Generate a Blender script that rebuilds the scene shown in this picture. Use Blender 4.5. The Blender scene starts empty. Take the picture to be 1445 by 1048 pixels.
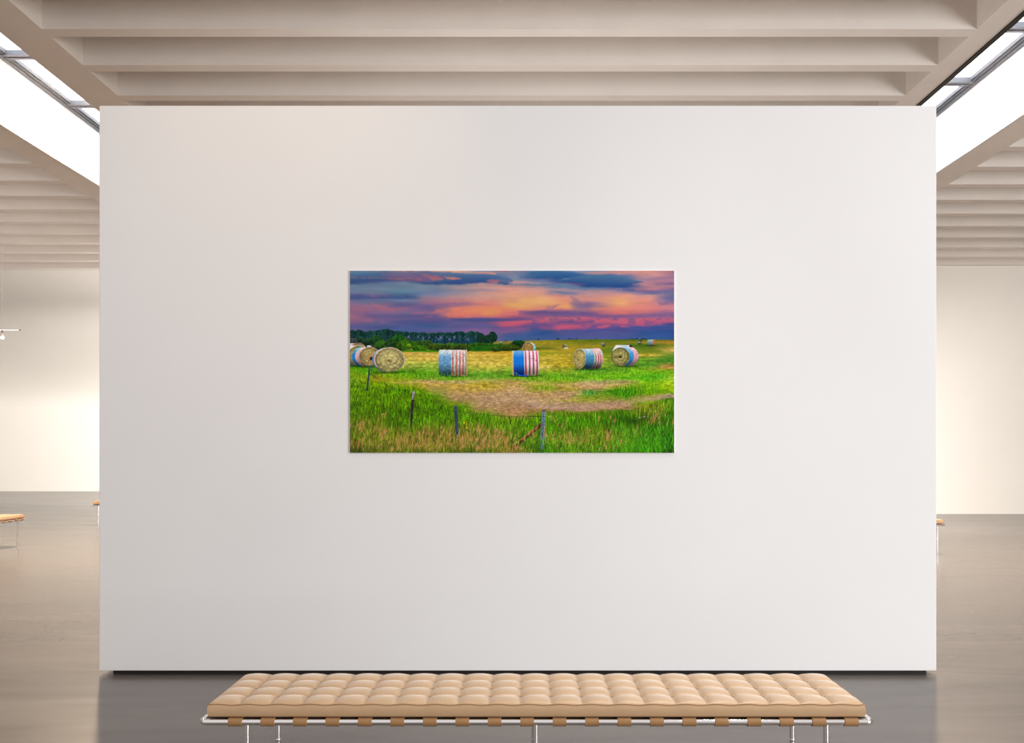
import bpy, bmesh, math, random
import numpy as np
from mathutils import Vector, Matrix

# ------------------------------------------------------------------ camera, world, lights, exposure
SC = bpy.context.scene
COL = SC.collection
W, H = 1445, 1048
F = 1305.0                    # focal length in pixels
VX, VY = 739.0, 637.0         # vanishing point of the gallery's long lines
EYE = 1.22                    # camera height

cam_d = bpy.data.cameras.new('camera')
cam = bpy.data.objects.new('camera', cam_d)
COL.objects.link(cam)
cam.location = (0, 0, EYE)
cam.rotation_euler = (math.pi / 2, 0, 0)
cam_d.sensor_width = 36.0
cam_d.lens = F / W * 36.0
cam_d.shift_x = (W / 2 - VX) / W
cam_d.shift_y = (VY - H / 2) / W
cam_d.clip_end = 200
SC.camera = cam

SC.view_settings.view_transform = 'Standard'
SC.view_settings.look = 'None'
SC.view_settings.exposure = 0.0
SC.view_settings.gamma = 1.0
SC.view_settings.use_curve_mapping = False

world = bpy.data.worlds.new('overcast_daylight')
SC.world = world
world.use_nodes = True
bg = world.node_tree.nodes['Background']
bg.inputs['Color'].default_value = (1.0, 0.938, 0.925, 1)
bg.inputs['Strength'].default_value = .71


def lamp(name, kind, loc, target, power, color, **kw):
    d = bpy.data.lights.new(name, kind)
    d.energy = power
    d.color = color
    for k, v in kw.items():
        setattr(d, k, v)
    o = bpy.data.objects.new(name, d)
    COL.objects.link(o)
    o.location = loc
    o.rotation_euler = (Vector(target) - Vector(loc)).to_track_quat('-Z', 'Y').to_euler()
    return o


# tall window light from the entrance side, low on the right
lamp('entrance_window_light', 'AREA', (9.5, -2.5, 2.0), (-0.5, 5.5, 2.6), 950, (0.965, 0.985, 1.0),
     shape='RECTANGLE', size=4.0, size_y=3.6)
# warm lamp grazing the top of the display wall
lamp('picture_spot_light', 'SPOT', (-1.3, 3.3, 4.75), (-1.36, 5.04, 2.98), 62, (1.0, 0.74, 0.46),
     spot_size=math.radians(62), spot_blend=1.0, shadow_soft_size=0.2)
# added warm spots without fixtures, throwing the display wall's shadow onto the floor
lamp('floor_fill_light', 'SPOT', (-5.05, 11.2, 5.3), (-5.0, 10.3, 0), 2750, (1.0, 0.77, 0.55),
     spot_size=math.radians(155), spot_blend=0.6, shadow_soft_size=0.12)
lamp('floor_fill_light', 'SPOT', (4.75, 10.7, 5.3), (4.7, 9.8, 0), 2100, (1.0, 0.80, 0.62),
     spot_size=math.radians(155), spot_blend=0.6, shadow_soft_size=0.12)
# spots added out of sight behind the display wall to brighten the far walls
lamp('far_wall_fill_light', 'SPOT', (-4.2, 18.9, 2.2), (-14.5, 28.4, 0.4), 7600, (1.0, 0.965, 0.93),
     spot_size=math.radians(66), spot_blend=1.0, shadow_soft_size=0.5)
lamp('far_wall_fill_light', 'SPOT', (3.2, 12.6, 2.1), (9.3, 18.1, 0.5), 2200, (1.0, 0.955, 0.91),
     spot_size=math.radians(76), spot_blend=1.0, shadow_soft_size=0.4)
# unseen area light added to brighten the top of the near bench
lamp('bench_fill_light', 'AREA', (1.4, 3.5, 4.7), (0.7, 3.15, 0.4), 20, (0.96, 0.98, 1.0),
     shape='RECTANGLE', size=1.8, size_y=0.3, spread=math.radians(70))
# fill added out of view behind the display wall, brightening the right ceiling
lamp('ceiling_fill_light', 'AREA', (-0.6, 7.3, 0.8), (3.3, 8.9, 4.9), 100, (0.95, 0.98, 1.0),
     shape='RECTANGLE', size=1.2, size_y=1.2)

# another hidden fill, put in for the left side ceiling and its cove
lamp('ceiling_fill_light', 'AREA', (-3.5, 17.5, 0.6), (-10.0, 21.0, 4.9), 190, (1.0, 0.96, 0.93),
     shape='RECTANGLE', size=1.5, size_y=1.5)

# low fills added off camera to light the beams of the side ceilings
lamp('side_ceiling_fill_light', 'AREA', (-9.5, 1.5, 1.3), (-10.0, 15.5, 4.6), 80, (1.0, 0.95, 0.90),
     shape='RECTANGLE', size=2.5, size_y=1.5, spread=math.radians(60))
lamp('side_ceiling_fill_light', 'AREA', (9.5, 1.5, 1.3), (8.5, 15.5, 4.6), 36, (1.0, 0.95, 0.90),
     shape='RECTANGLE', size=2.5, size_y=1.5, spread=math.radians(60))
# extra unseen fill added to lift the cove that meets the far left wall
lamp('cove_fill_light', 'AREA', (-4.2, 19.4, 0.7), (-13.5, 26.0, 4.4), 310, (1.0, 0.95, 0.90),
     shape='RECTANGLE', size=1.5, size_y=1.0)

# ------------------------------------------------------------------ helpers


def P(px, py, d):
    """world point seen at photo pixel (px, py), d metres along the view axis"""
    return Vector(((px - VX) / F * d, d, EYE - (py - VY) / F * d))


def mesh_obj(name, bm, mat, parent=None, smooth=None):
    me = bpy.data.meshes.new(name)
    bmesh.ops.recalc_face_normals(bm, faces=bm.faces)
    bm.to_mesh(me)
    bm.free()
    if mat:
        me.materials.append(mat)
    o = bpy.data.objects.new(name, me)
    COL.objects.link(o)
    if parent:
        o.parent = parent
    if smooth is not None:
        for p in me.polygons:
            p.use_smooth = True
        me.set_sharp_from_angle(angle=math.radians(smooth))
    return o


def box(bm, x0, x1, y0, y1, z0, z1, bevel=0.0):
    r = bmesh.ops.create_cube(bm, size=1.0)
    vs = r['verts']
    for v in vs:
        v.co = Vector((x0 + (v.co.x + .5) * (x1 - x0), y0 + (v.co.y + .5) * (y1 - y0), z0 + (v.co.z + .5) * (z1 - z0)))
    if bevel:
        es = list({e for v in vs for e in v.link_edges})
        bmesh.ops.bevel(bm, geom=es, offset=bevel, segments=2, affect='EDGES', profile=.5)


def tube(bm, pts, r, seg=20, closed=False, caps=True):
    """sweep a circle along a polyline"""
    pts = [Vector(p) for p in pts]
    n = len(pts)
    rs = r if isinstance(r, (list, tuple)) else [r] * n
    rings = []
    ref = None
    for i, p in enumerate(pts):
        a = pts[i - 1] if (i > 0 or closed) else p
        b = pts[(i + 1) % n] if (i < n - 1 or closed) else p
        t1 = (p - a).normalized() if (p - a).length > 1e-9 else None
        t2 = (b - p).normalized() if (b - p).length > 1e-9 else None
        t = ((t1 or t2) + (t2 or t1)).normalized()
        if ref is None:
            ref = Vector((0, 0, 1)) if abs(t.z) < .9 else Vector((0, 1, 0))
        u = t.cross(ref).normalized()
        v = u.cross(t).normalized()
        ref = Vector((0, 0, 1)) if closed else v
        rings.append([bm.verts.new(p + rs[i] * (math.cos(2 * math.pi * k / seg) * u + math.sin(2 * math.pi * k / seg) * v)) for k in range(seg)])
    m = n if closed else n - 1
    for i in range(m):
        A, B = rings[i], rings[(i + 1) % n]
        off = 0
        for k in range(seg):
            bm.faces.new((A[k], A[(k + 1) % seg], B[(k + 1 + off) % seg], B[(k + off) % seg]))
    if caps and not closed:
        bm.faces.new(rings[0])
        bm.faces.new(rings[-1])


def thing(name, label, cat, loc=(0, 0, 0), rz=0.0, group=None):
    o = bpy.data.objects.new(name, None)
    o.empty_display_size = .2
    COL.objects.link(o)
    o.location = loc
    o.rotation_euler = (0, 0, rz)
    tag(o, label, cat, group)
    return o


def tag(o, label, cat, group=None):
    o['label'] = label
    o['category'] = cat
    if group:
        o['group'] = group


def struct(name, bm, mat, parent=None, smooth=None):
    o = mesh_obj(name, bm, mat, parent, smooth)
    if parent is None:
        o['kind'] = 'structure'
    return o


def dup(root, loc, rz, label, group=None):
    c = root.copy()
    COL.objects.link(c)
    c.location = loc
    c.rotation_euler = (0, 0, rz)
    c['label'] = label
    if group:
        c['group'] = group
    for ch in list(root.children):
        k = ch.copy()
        COL.objects.link(k)
        k.parent = c
        for g in list(ch.children):
            q = g.copy()
            COL.objects.link(q)
            q.parent = k
    return c


# ------------------------------------------------------------------ materials
def new_mat(name):
    m = bpy.data.materials.new(name)
    m.use_nodes = True
    nt = m.node_tree
    return m, nt, nt.nodes['Principled BSDF'], nt.nodes


def plain(name, col, rough=.6, metal=0.0, noise=0.0, scale=8.0, spec=.3, bump=0.0, bscale=200.0, stretch=(1, 1, 1)):
    m, nt, b, N = new_mat(name)
    b.inputs['Base Color'].default_value = (*col, 1)
    b.inputs['Roughness'].default_value = rough
    b.inputs['Metallic'].default_value = metal
    b.inputs['Specular IOR Level'].default_value = spec
    if noise or bump:
        tc = N.new('ShaderNodeTexCoord')
        mp = N.new('ShaderNodeMapping')
        mp.inputs['Scale'].default_value = stretch
        nt.links.new(tc.outputs['Object'], mp.inputs['Vector'])
    if noise:
        nz = N.new('ShaderNodeTexNoise')
        nz.inputs['Scale'].default_value = scale
        nz.inputs['Detail'].default_value = 6
        nt.links.new(mp.outputs['Vector'], nz.inputs['Vector'])
        rp = N.new('ShaderNodeValToRGB')
        rp.color_ramp.elements[0].position = .3
        rp.color_ramp.elements[1].position = .7
        rp.color_ramp.elements[0].color = (*[c * (1 - noise) for c in col], 1)
        rp.color_ramp.elements[1].color = (*[min(1, c * (1 + noise)) for c in col], 1)
        nt.links.new(nz.outputs['Fac'], rp.inputs['Fac'])
        nt.links.new(rp.outputs['Color'], b.inputs['Base Color'])
    if bump:
        n2 = N.new('ShaderNodeTexNoise')
        n2.inputs['Scale'].default_value = bscale
        n2.inputs['Detail'].default_value = 4
        nt.links.new(mp.outputs['Vector'], n2.inputs['Vector'])
        bp = N.new('ShaderNodeBump')
        bp.inputs['Strength'].default_value = bump
        bp.inputs['Distance'].default_value = .002
        nt.links.new(n2.outputs['Fac'], bp.inputs['Height'])
        nt.links.new(bp.outputs['Normal'], b.inputs['Normal'])
    return m


M_WALL = plain('white_plaster', (.84, .828, .82), .8, noise=.012, scale=1.5, spec=.15)
M_FAR = plain('cream_plaster', (.80, .765, .71), .85, noise=.01, scale=1.0, spec=.1)
M_CEIL = plain('warm_grey_plaster', (.74, .675, .62), .85, noise=.03, scale=2.0, spec=.1, bump=.1, bscale=60)
M_WELL = plain('skylight_white_paint', (.90, .90, .92), .8, spec=.1)
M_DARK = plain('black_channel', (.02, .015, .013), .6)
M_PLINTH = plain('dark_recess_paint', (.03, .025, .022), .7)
M_ALU = plain('grey_aluminium', (.15, .165, .20), .5, metal=0)
M_GASKET = plain('dark_rubber', (.015, .016, .02), .6)
M_CHROME = plain('polished_chrome', (.95, .935, .93), .12, metal=1.0)
M_LEATHER = plain('tan_leather', (.53, .345, .195), .45, noise=.04, scale=14, spec=.45, bump=.08, bscale=260)
_b = M_LEATHER.node_tree.nodes['Principled BSDF']
_b.inputs['Sheen Weight'].default_value = .9
_b.inputs['Sheen Roughness'].default_value = .35
_b.inputs['Sheen Tint'].default_value = (1, .93, .86, 1)
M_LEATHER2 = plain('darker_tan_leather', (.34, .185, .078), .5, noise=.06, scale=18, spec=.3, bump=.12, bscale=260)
M_BRASS = plain('brushed_brass', (.72, .52, .40), .35, metal=.8)
M_WHITE = plain('white_enamel', (.85, .84, .8), .4)

# opal glass panes lit by the sky above them
M_PANE, nt, b, N = new_mat('skylight_glass')
b.inputs['Base Color'].default_value = (.9, .95, .97, 1)
b.inputs['Roughness'].default_value = .2
b.inputs['Emission Color'].default_value = (.965, .985, 1.0, 1)
b.inputs['Emission Strength'].default_value = 3.2

M_TUBE, nt, b, N = new_mat('lit_tube')
b.inputs['Base Color'].default_value = (.9, .88, .84, 1)
b.inputs['Emission Color'].default_value = (1, .97, .92, 1)
b.inputs['Emission Strength'].default_value = .75

M_BULB, nt, b, N = new_mat('lit_bulb_glass')
b.inputs['Base Color'].default_value = (1, .9, .75, 1)
b.inputs['Emission Color'].default_value = (1, .86, .62, 1)
b.inputs['Emission Strength'].default_value = 6.0

# polished concrete: cloudy, with soft streaks across the room
M_FLOOR, nt, b, N = new_mat('polished_concrete')
tc = N.new('ShaderNodeTexCoord')
mp = N.new('ShaderNodeMapping')
mp.inputs['Scale'].default_value = (.35, 1.4, 1)
nt.links.new(tc.outputs['Object'], mp.inputs['Vector'])
n1 = N.new('ShaderNodeTexNoise')
n1.inputs['Scale'].default_value = 1.6
n1.inputs['Detail'].default_value = 8
n1.inputs['Roughness'].default_value = .6
n1.inputs['Distortion'].default_value = .6
nt.links.new(mp.outputs['Vector'], n1.inputs['Vector'])
rp = N.new('ShaderNodeValToRGB')
rp.color_ramp.elements[0].position = .32
rp.color_ramp.elements[0].color = (.120, .102, .090, 1)
rp.color_ramp.elements[1].position = .70
rp.color_ramp.elements[1].color = (.178, .155, .137, 1)
nt.links.new(n1.outputs['Fac'], rp.inputs['Fac'])
nt.links.new(rp.outputs['Color'], b.inputs['Base Color'])
rr = N.new('ShaderNodeMapRange')
rr.inputs['To Min'].default_value = .17
rr.inputs['To Max'].default_value = .30
nt.links.new(n1.outputs['Fac'], rr.inputs['Value'])
nt.links.new(rr.outputs['Result'], b.inputs['Roughness'])
b.inputs['Specular IOR Level'].default_value = .22
n2 = N.new('ShaderNodeTexNoise')
n2.inputs['Scale'].default_value = 5
n2.inputs['Detail'].default_value = 5
nt.links.new(mp.outputs['Vector'], n2.inputs['Vector'])
bp = N.new('ShaderNodeBump')
bp.inputs['Strength'].default_value = .003
bp.inputs['Distance'].default_value = .01
nt.links.new(n2.outputs['Fac'], bp.inputs['Height'])
nt.links.new(bp.outputs['Normal'], b.inputs['Normal'])

# ------------------------------------------------------------------ the setting
CZ = EYE + 3.635              # underside of the ceiling beams
GZ = EYE + 4.40               # skylight glass
TOPZ = CZ + .50               # slab above the coffers
YF, YB = 3.2, 18.72           # ceiling from here to here; left open in front to let in more sky light
YL, YR = 28.43, 18.10         # far walls, left and right
XL, XR = -19.0, 15.0
XJ = -1.2                     # jog between the two far walls
DW = 5.042                    # face of the display wall
GAP = .026                    # its recessed foot

bm = bmesh.new()
box(bm, XL, XR, -6.0, 29.5, -.2, 0)
struct('floor', bm, M_FLOOR)

bm = bmesh.new()
box(bm, XL, XJ, YL, YL + .3, 0, 6.2)
struct('wall_back_left', bm, M_FAR)
bm = bmesh.new()
box(bm, XJ, XR, YR, YR + .3, 0, 6.2)
struct('wall_back_right', bm, M_FAR)
bm = bmesh.new()
box(bm, XJ, XJ + .3, YR + .3, YL + .3, 0, 6.2)
struct('wall_return', bm, M_FAR)
bm = bmesh.new()
box(bm, XL - .3, XL, -6, YL + .3, 0, 6.2)
struct('wall_left', bm, M_FAR)
bm = bmesh.new()
box(bm, XR, XR + .3, -6, YR + .3, 0, 6.2)
struct('wall_right', bm, M_FAR)

# plastered cove that carries the ceiling down onto the far left wall
bm = bmesh.new()
prof = [(18.47, CZ)]
y0c, zc = 19.0, 2.6
for k in range(33):
    a = math.pi / 2 * k / 32
    prof.append((y0c + (YL - y0c) * math.sin(a), zc + (CZ - zc) * math.cos(a)))
back = [(YL, CZ + .25), (18.47, CZ + .25)]
ring = prof + back
va = [bm.verts.new((XL, y, z)) for y, z in ring]
vb = [bm.verts.new((XJ, y, z)) for y, z in ring]
n = len(ring)
for i in range(n):
    bm.faces.new((va[i], va[(i + 1) % n], vb[(i + 1) % n], vb[i]))
bm.faces.new(va)
bm.faces.new(vb)
struct('trim_cove', bm, M_FAR, smooth=40)

# ceiling: slabs, long beams beside the skylight wells, cross beams as parts
CLx = (-6.19, -5.807, -4.544, -4.148)     # left: coffer edge, well wall, well edge, coffer edge
CRx = (3.900, 4.121, 5.381, 5.780)
bm = bmesh.new()
box(bm, XL, CLx[0], YF, YB, TOPZ, TOPZ + .25)
box(bm, CLx[3], CRx[0], YF, YB, TOPZ, TOPZ + .25)
box(bm, CRx[3], XR, YF, YR, TOPZ, TOPZ + .25)
ceiling = struct('ceiling', bm, M_CEIL)


def beam(name, x0, x1, y0, y1, z1=TOPZ):
    bm = bmesh.new()
    box(bm, x0, x1, y0, y1, CZ, z1)
    return mesh_obj(name, bm, M_CEIL, ceiling)


for x0, x1 in ((CLx[0], CLx[1] - .02), (CLx[2], CLx[3])):
    beam('long_beam', x0, x1, YF, YB, GZ + .1)
beam('long_beam', CRx[0], CRx[1], YF, YR, GZ + .1)
beam('long_beam', CRx[2] + .02, CRx[3], YF, YR, GZ + .1)
PER, TH = .741, .149
for k in range(-6, 15):
    y = 7.96 + PER * k
    beam('cross_beam', CLx[3], CRx[0], y, y + TH)
for k in range(0, 15):
    y = 7.96 + PER * k
    beam('cross_beam', XL, CLx[0], y, y + TH)
for k in range(-4, 10):
    y = 11.03 + .7755 * k
    beam('cross_beam', CRx[3], XR, y, min(y + TH, YR))

# white linings of the skylight wells
bm = bmesh.new()
box(bm, CLx[1] - .02, CLx[1], YF, YB, CZ, GZ + .1)
struct('trim_well_left', bm, M_WELL)
bm = bmesh.new()
box(bm, CRx[2], CRx[2] + .02, YF, YR, CZ, GZ + .1)
struct('trim_well_right', bm, M_WELL)
bm = bmesh.new()
box(bm, CRx[1], CRx[1] + .05, YF, YR, CZ - .012, CZ + .10)
struct('trim_black_channel', bm, M_DARK)
bm = bmesh.new()
box(bm, CLx[1], CLx[2], YB - .1, YB, CZ, GZ + .1)
struct('trim_well_end_left', bm, M_WELL)
bm = bmesh.new()
box(bm, CRx[1] + .05, CRx[2], YR - .1, YR, CZ, GZ + .1)
struct('trim_well_end_right', bm, M_WELL)


def skylight(name, x0, x1, xwall, first, per, yb):
    """x0..x1 glass; xwall the side with the visible frame"""
    bm = bmesh.new()
    box(bm, x0, x1, YF, yb - .1, GZ + .03, GZ + .05)
    win = struct(name, bm, M_PANE)
    s = 1 if xwall == x0 else -1
    bm = bmesh.new()
    for a, b_, dz in ((0, .04, -.02), (.055, .075, 0), (.087, .10, .01)):
        xa, xb = sorted((xwall + s * a, xwall + s * b_))
        box(bm, xa, xb, YF, yb - .1, GZ + dz - .02, GZ + .03)
    mesh_obj('side_frame', bm, M_ALU, win)
    bm = bmesh.new()
    for a, b_ in ((.04, .055), (.075, .087)):
        xa, xb = sorted((xwall + s * a, xwall + s * b_))
        box(bm, xa, xb, YF, yb - .1, GZ + .005, GZ + .03)
    mesh_obj('frame_gasket', bm, M_GASKET, win)
    k = -8
    while first + per * k < yb - .3:
        y = first + per * k
        k += 1
        if y < YF + .2:
            continue
        bm = bmesh.new()
        box(bm, x0, x1, y - .062, y - .018, GZ - .03, GZ + .03)
        box(bm, x0, x1, y + .018, y + .062, GZ - .03, GZ + .03)
        g = mesh_obj('glazing_bar', bm, M_ALU, win)
        bm = bmesh.new()
        box(bm, x0, x1, y - .018, y + .018, GZ - .01, GZ + .028)
        mesh_obj('bar_gasket', bm, M_GASKET, g)
    return win


skylight('window_1', CLx[1], CLx[2], CLx[1], 10.26, 1.46, YB)
skylight('window_2', CRx[1] + .05, CRx[2], CRx[2], 9.594, 1.412, YR)

# free-standing display wall on a recessed dark plinth
pa = P(140, 149, DW)
pb = P(1321.5, 946, DW)
bm = bmesh.new()
box(bm, pa.x, pb.x, DW, DW + .45, GAP, pa.z, bevel=.003)
dwall = struct('wall_display', bm, M_WALL)
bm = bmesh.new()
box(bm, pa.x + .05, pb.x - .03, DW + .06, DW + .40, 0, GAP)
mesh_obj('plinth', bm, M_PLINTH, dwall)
# ------------------------------------------------------------------ the printed landscape: ink colours, worked out row by row
NX, NY = 916, 514
INK_GAIN = 0.96


def paint(nx, ny):
    RS = np.random.RandomState
    U, V = np.meshgrid((np.arange(nx) + .5) * 458.0 / nx, (np.arange(ny) + .5) * 257.0 / ny)
    S = nx / 458.0

    def vn(cw, ch, seed, uu=U, vv=V):
        """smooth value noise, cells cw x ch picture units, -1..1"""
        r = RS(seed)
        gw, gh = int(520 / cw) + 6, int(320 / ch) + 6
        g = r.rand(gh, gw) * 2 - 1
        x, y = (uu + 30) / cw, (vv + 30) / ch
        x = np.clip(x, 0, gw - 2.001)
        y = np.clip(y, 0, gh - 2.001)
        xi, yi = x.astype(int), y.astype(int)
        fx, fy = x - xi, y - yi
        fx, fy = fx * fx * (3 - 2 * fx), fy * fy * (3 - 2 * fy)
        return (g[yi, xi] * (1 - fx) + g[yi, xi + 1] * fx) * (1 - fy) + (g[yi + 1, xi] * (1 - fx) + g[yi + 1, xi + 1] * fx) * fy

    def fbm(cw, ch, seed, octs=4, uu=U, vv=V):
        a, t, n = 1.0, 0, 0
        for k in range(octs):
            t = t + a * vn(cw / 2 ** k, ch / 2 ** k, seed + k * 17, uu, vv)
            n += a
            a *= .55
        return t / n * 1.5

    def grid(cols, uu, vv):
        """columns of (v, r, g, b) knots every 38.1 units, blended across"""
        vs = np.arange(0, 258, .5)
        tab = np.zeros((len(cols), len(vs), 3))
        for i, c in enumerate(cols):
            c = np.array(c, float).reshape(-1, 4)
            for k in range(3):
                tab[i, :, k] = np.interp(vs, c[:, 0], c[:, k + 1])
        x = np.clip(uu / (457.5 / (len(cols) - 1)), 0, len(cols) - 1.001)
        y = np.clip(vv / .5, 0, len(vs) - 1.001)
        xi, yi = x.astype(int), y.astype(int)
        fx, fy = (x - xi)[..., None], (y - yi)[..., None]
        fx = fx * fx * (3 - 2 * fx)
        return (tab[xi, yi] * (1 - fx) + tab[xi + 1, yi] * fx) * (1 - fy) + (tab[xi, yi + 1] * (1 - fx) + tab[xi + 1, yi + 1] * fx) * fy

    def mix(img, col, a):
        a = np.clip(a, 0, 1)[..., None]
        img[:] = img * (1 - a) + np.asarray(col, float) * a

    def sm(x, a, b):
        t = np.clip((x - a) / (b - a), 0, 1)
        return t * t * (3 - 2 * t)

    # ---- sky
    SKY = [
        "0 110 145 180 4 80 130 175 8 75 105 165 12 75 88 152 16 50 80 150 19 62 95 158 21 105 138 172 28 110 130 170 32 108 122 170 35 85 92 152 38 75 80 148 41 115 115 160 44 135 115 155 48 142 112 155 52 155 110 148 60 150 105 145 66 168 110 145 70 155 106 146 74 120 100 155 80 85 95 155 84 125 105 160",
        "0 125 145 175 4 75 115 165 8 75 105 160 12 68 88 152 15 65 85 152 17 90 105 162 20 100 125 168 24 110 135 170 32 115 130 165 35 120 105 155 38 75 85 150 41 108 120 165 44 105 115 160 48 150 115 150 52 165 110 145 56 158 110 148 60 130 105 155 64 105 95 150 70 130 105 152 76 100 100 155 80 75 90 150 84 82 97 155",
        "0 225 165 140 2 150 125 160 4 125 115 160 8 128 100 150 12 138 95 142 15 105 95 150 17 112 130 168 24 105 140 170 28 95 140 170 32 82 122 165 36 60 100 155 39 70 105 160 41 108 130 170 44 115 116 160 48 95 100 155 52 130 105 155 56 140 105 150 60 122 108 160 64 95 95 150 68 110 100 155 72 85 90 155 80 80 95 155 84 75 100 160",
        "0 235 175 150 3 100 115 160 5 85 110 160 8 130 95 145 12 150 95 140 15 130 88 142 17 70 80 145 19 50 75 145 20 112 132 165 24 120 140 175 28 118 135 170 32 112 130 175 36 150 135 165 40 178 128 150 44 170 115 145 48 130 100 150 52 105 95 150 56 120 100 150 60 150 105 145 64 105 95 155 68 105 92 150 72 85 90 150 76 65 95 155 80 70 95 155 84 95 96 160",
        "0 235 175 150 3 190 160 160 4.5 90 120 165 8 78 100 155 12 70 90 152 15 58 80 150 18.6 45 80 150 20 135 142 165 24 182 150 155 28 142 140 165 32 160 145 165 36 190 150 155 40 190 135 145 44 205 130 135 47 160 112 150 50 185 120 135 53 225 132 118 56 235 135 110 60 238 135 108 64 222 118 115 67 150 95 135 70 95 90 148 76 100 95 155 80 95 90 150 84 105 100 160",
        "0 135 150 175 4 140 140 172 5.5 95 118 162 8 65 105 160 12 55 90 150 16 58 90 155 18 178 142 158 20 190 150 155 24 208 158 150 27 175 145 160 30 212 158 146 36 212 158 148 40 222 152 137 44 226 142 130 48 226 134 125 52 238 142 108 56 238 150 100 60 238 148 95 63 225 125 115 66 150 100 142 68 80 85 145 71 88 88 148 74 112 92 148 80 95 95 155 84 130 98 155",
        "0 160 130 150 4 128 142 170 8 130 140 170 12 122 140 170 15 190 150 155 17 205 150 150 20 108 128 162 21.5 190 148 150 24 220 155 145 30 230 160 140 36 236 166 135 44 236 166 125 48 236 176 105 52 238 165 105 56 235 140 112 58 190 108 130 62 190 100 130 66 190 95 125 69 100 80 142 72 210 92 122 76 205 90 122 80 130 85 145 84 120 90 150 88 85 95 155 92 65 95 155 100 60 100 160",
        "0 110 140 175 2 70 115 165 4 55 100 155 9 60 95 150 12 120 115 160 16 108 132 170 18 180 150 162 20 92 130 165 23 160 142 162 25 200 152 152 28 216 156 145 32 226 156 140 36 236 166 135 40 238 176 120 44 238 178 115 48 236 165 115 52 230 146 120 56 222 132 122 58 130 90 142 61 110 85 140 64 145 90 140 68 165 95 135 72 200 95 126 75 130 82 140 79 100 80 145 83 70 88 150 88 40 85 150 92 60 90 155 97 62 98 158",
        "0 150 165 185 3 60 110 162 8 40 85 150 10.5 55 98 155 14 45 90 150 17 90 95 152 20 100 130 170 25 108 130 165 28 185 145 156 31 130 130 164 34 195 146 150 38 236 152 130 44 238 156 120 50 240 165 110 54 230 140 115 57 160 100 136 60 105 85 145 63 120 90 145 68 175 95 130 72 110 82 145 76 165 86 132 79 205 90 124 82 180 85 130 84.5 65 85 150 88 85 86 150 92 75 90 155 97 72 92 155",
        "0 135 150 180 4 215 148 148 6.5 75 115 162 12 52 102 155 16 50 95 150 20 35 75 140 22.5 45 84 145 24 100 122 162 27 120 130 166 30 195 146 150 34 202 146 148 38 220 150 140 42 220 140 135 46 150 112 148 50 150 110 148 54 220 135 125 58 180 105 130 62 160 95 136 65 125 86 145 68 190 92 128 72 205 92 124 75 150 86 138 79 120 80 145 82 125 82 145 84.5 62 85 150 88 85 85 150 92 85 90 155 97 80 95 156",
        "0 215 147 140 4 212 146 146 7 98 118 162 12 66 106 156 16 56 96 150 20 36 76 140 23 45 84 146 25.5 130 118 158 28 110 110 158 31 168 140 160 34 230 152 136 40 238 166 120 48 238 160 115 54 230 132 115 60 224 115 116 63 140 92 142 65 120 86 145 68 190 92 126 72 214 95 120 75 180 86 130 78 130 82 142 81 88 80 150 84 78 80 150 88 85 85 150 92 75 88 155 97 68 92 156",
        "0 226 152 130 4 216 146 140 8 206 145 148 12 160 128 154 15 190 132 146 20 190 130 146 26 190 126 142 29 130 105 155 32 98 110 156 35 208 148 142 40 230 146 130 46 232 140 126 52 228 130 125 58 216 120 126 62 150 105 145 65 145 98 145 68 198 90 121 72 200 85 120 75 185 85 128 78 50 80 150 82 60 82 150 86 45 80 150 92 50 90 155 97 52 92 156",
        "0 170 115 130 4 160 112 140 8 152 116 150 14 184 126 150 18 150 112 150 22 180 122 146 28 130 105 150 32 110 110 155 38 110 110 160 44 132 106 150 48 198 126 142 54 205 125 136 58 180 110 140 62 132 100 150 66 152 95 140 70 188 90 126 73 130 85 145 75 52 76 146 80 60 80 150 86 45 76 146 92 50 85 150 97 50 86 152",
    ]
    SKY = [[float(t) for t in c.split()] for c in SKY]
    wu = 10 * fbm(46, 9, 3) + 3 * fbm(12, 3, 9)
    wv = 1.5 * fbm(40, 8, 5) + .8 * fbm(9, 3, 6)
    img = grid(SKY, np.clip(U + wu, 0, 457), np.clip(V + wv, 0, 257))
    # fine cloud texture
    img *= (1 + .045 * fbm(26, 4, 21, 5))[..., None]
    ne = fbm(14, 4, 31, 4)
    ne2 = fbm(9, 4.5, 33, 4)
    ne3 = fbm(5, 2, 35, 3)
    ne4 = fbm(18, 5, 37, 4)

    def cloud(pts, col, a=1.0, soft=1.6, rough=1.6, n=None):
        """horizontal wisp given as (u, top, bottom) knots"""
        p = np.array(pts, float)
        uu = U + 1.5 * ne
        t = np.interp(uu, p[:, 0], p[:, 1])
        b = np.interp(uu, p[:, 0], p[:, 2])
        n = ((ne if n is None else n) + .55 * ne3) * rough
        soft = soft * 1.25
        a = a * (.88 + .3 * ne4)
        f = sm(np.minimum(V - t + n, b - V + n), -soft * .55, soft) * sm(np.minimum(uu - p[0, 0], p[-1, 0] - uu), -1, 2.5) * a
        if isinstance(col[0], (tuple, list)):
            k = np.clip((V - t) / np.maximum(b - t, .3), 0, 1)[..., None]
            col = np.asarray(col[0], float) * (1 - k) + np.asarray(col[1], float) * k
        mix(img, col, f)

    # dark cloud bands, upper left and upper right
    cloud([(-5, 4, 18.6), (18, 3, 19), (40, 4, 17), (52, 8, 15)], ((75, 118, 168), (48, 78, 148)), .75, 2.5)
    cloud([(44, 3, 14), (75, 2, 15), (100, 3, 18.6), (120, 4, 19.6), (128, 8, 19.8)], ((122, 108, 158), (92, 78, 145)), .55, 2.5)
    cloud([(95, 17, 18.5), (115, 12, 20), (150, 5, 19.8), (170, 5.5, 18.8), (190, 6, 17), (208, 7, 19.2), (222, 9, 20.4), (231, 13, 17)], ((82, 118, 165), (42, 76, 146)), .85, 1.4, 1.0)
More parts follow.
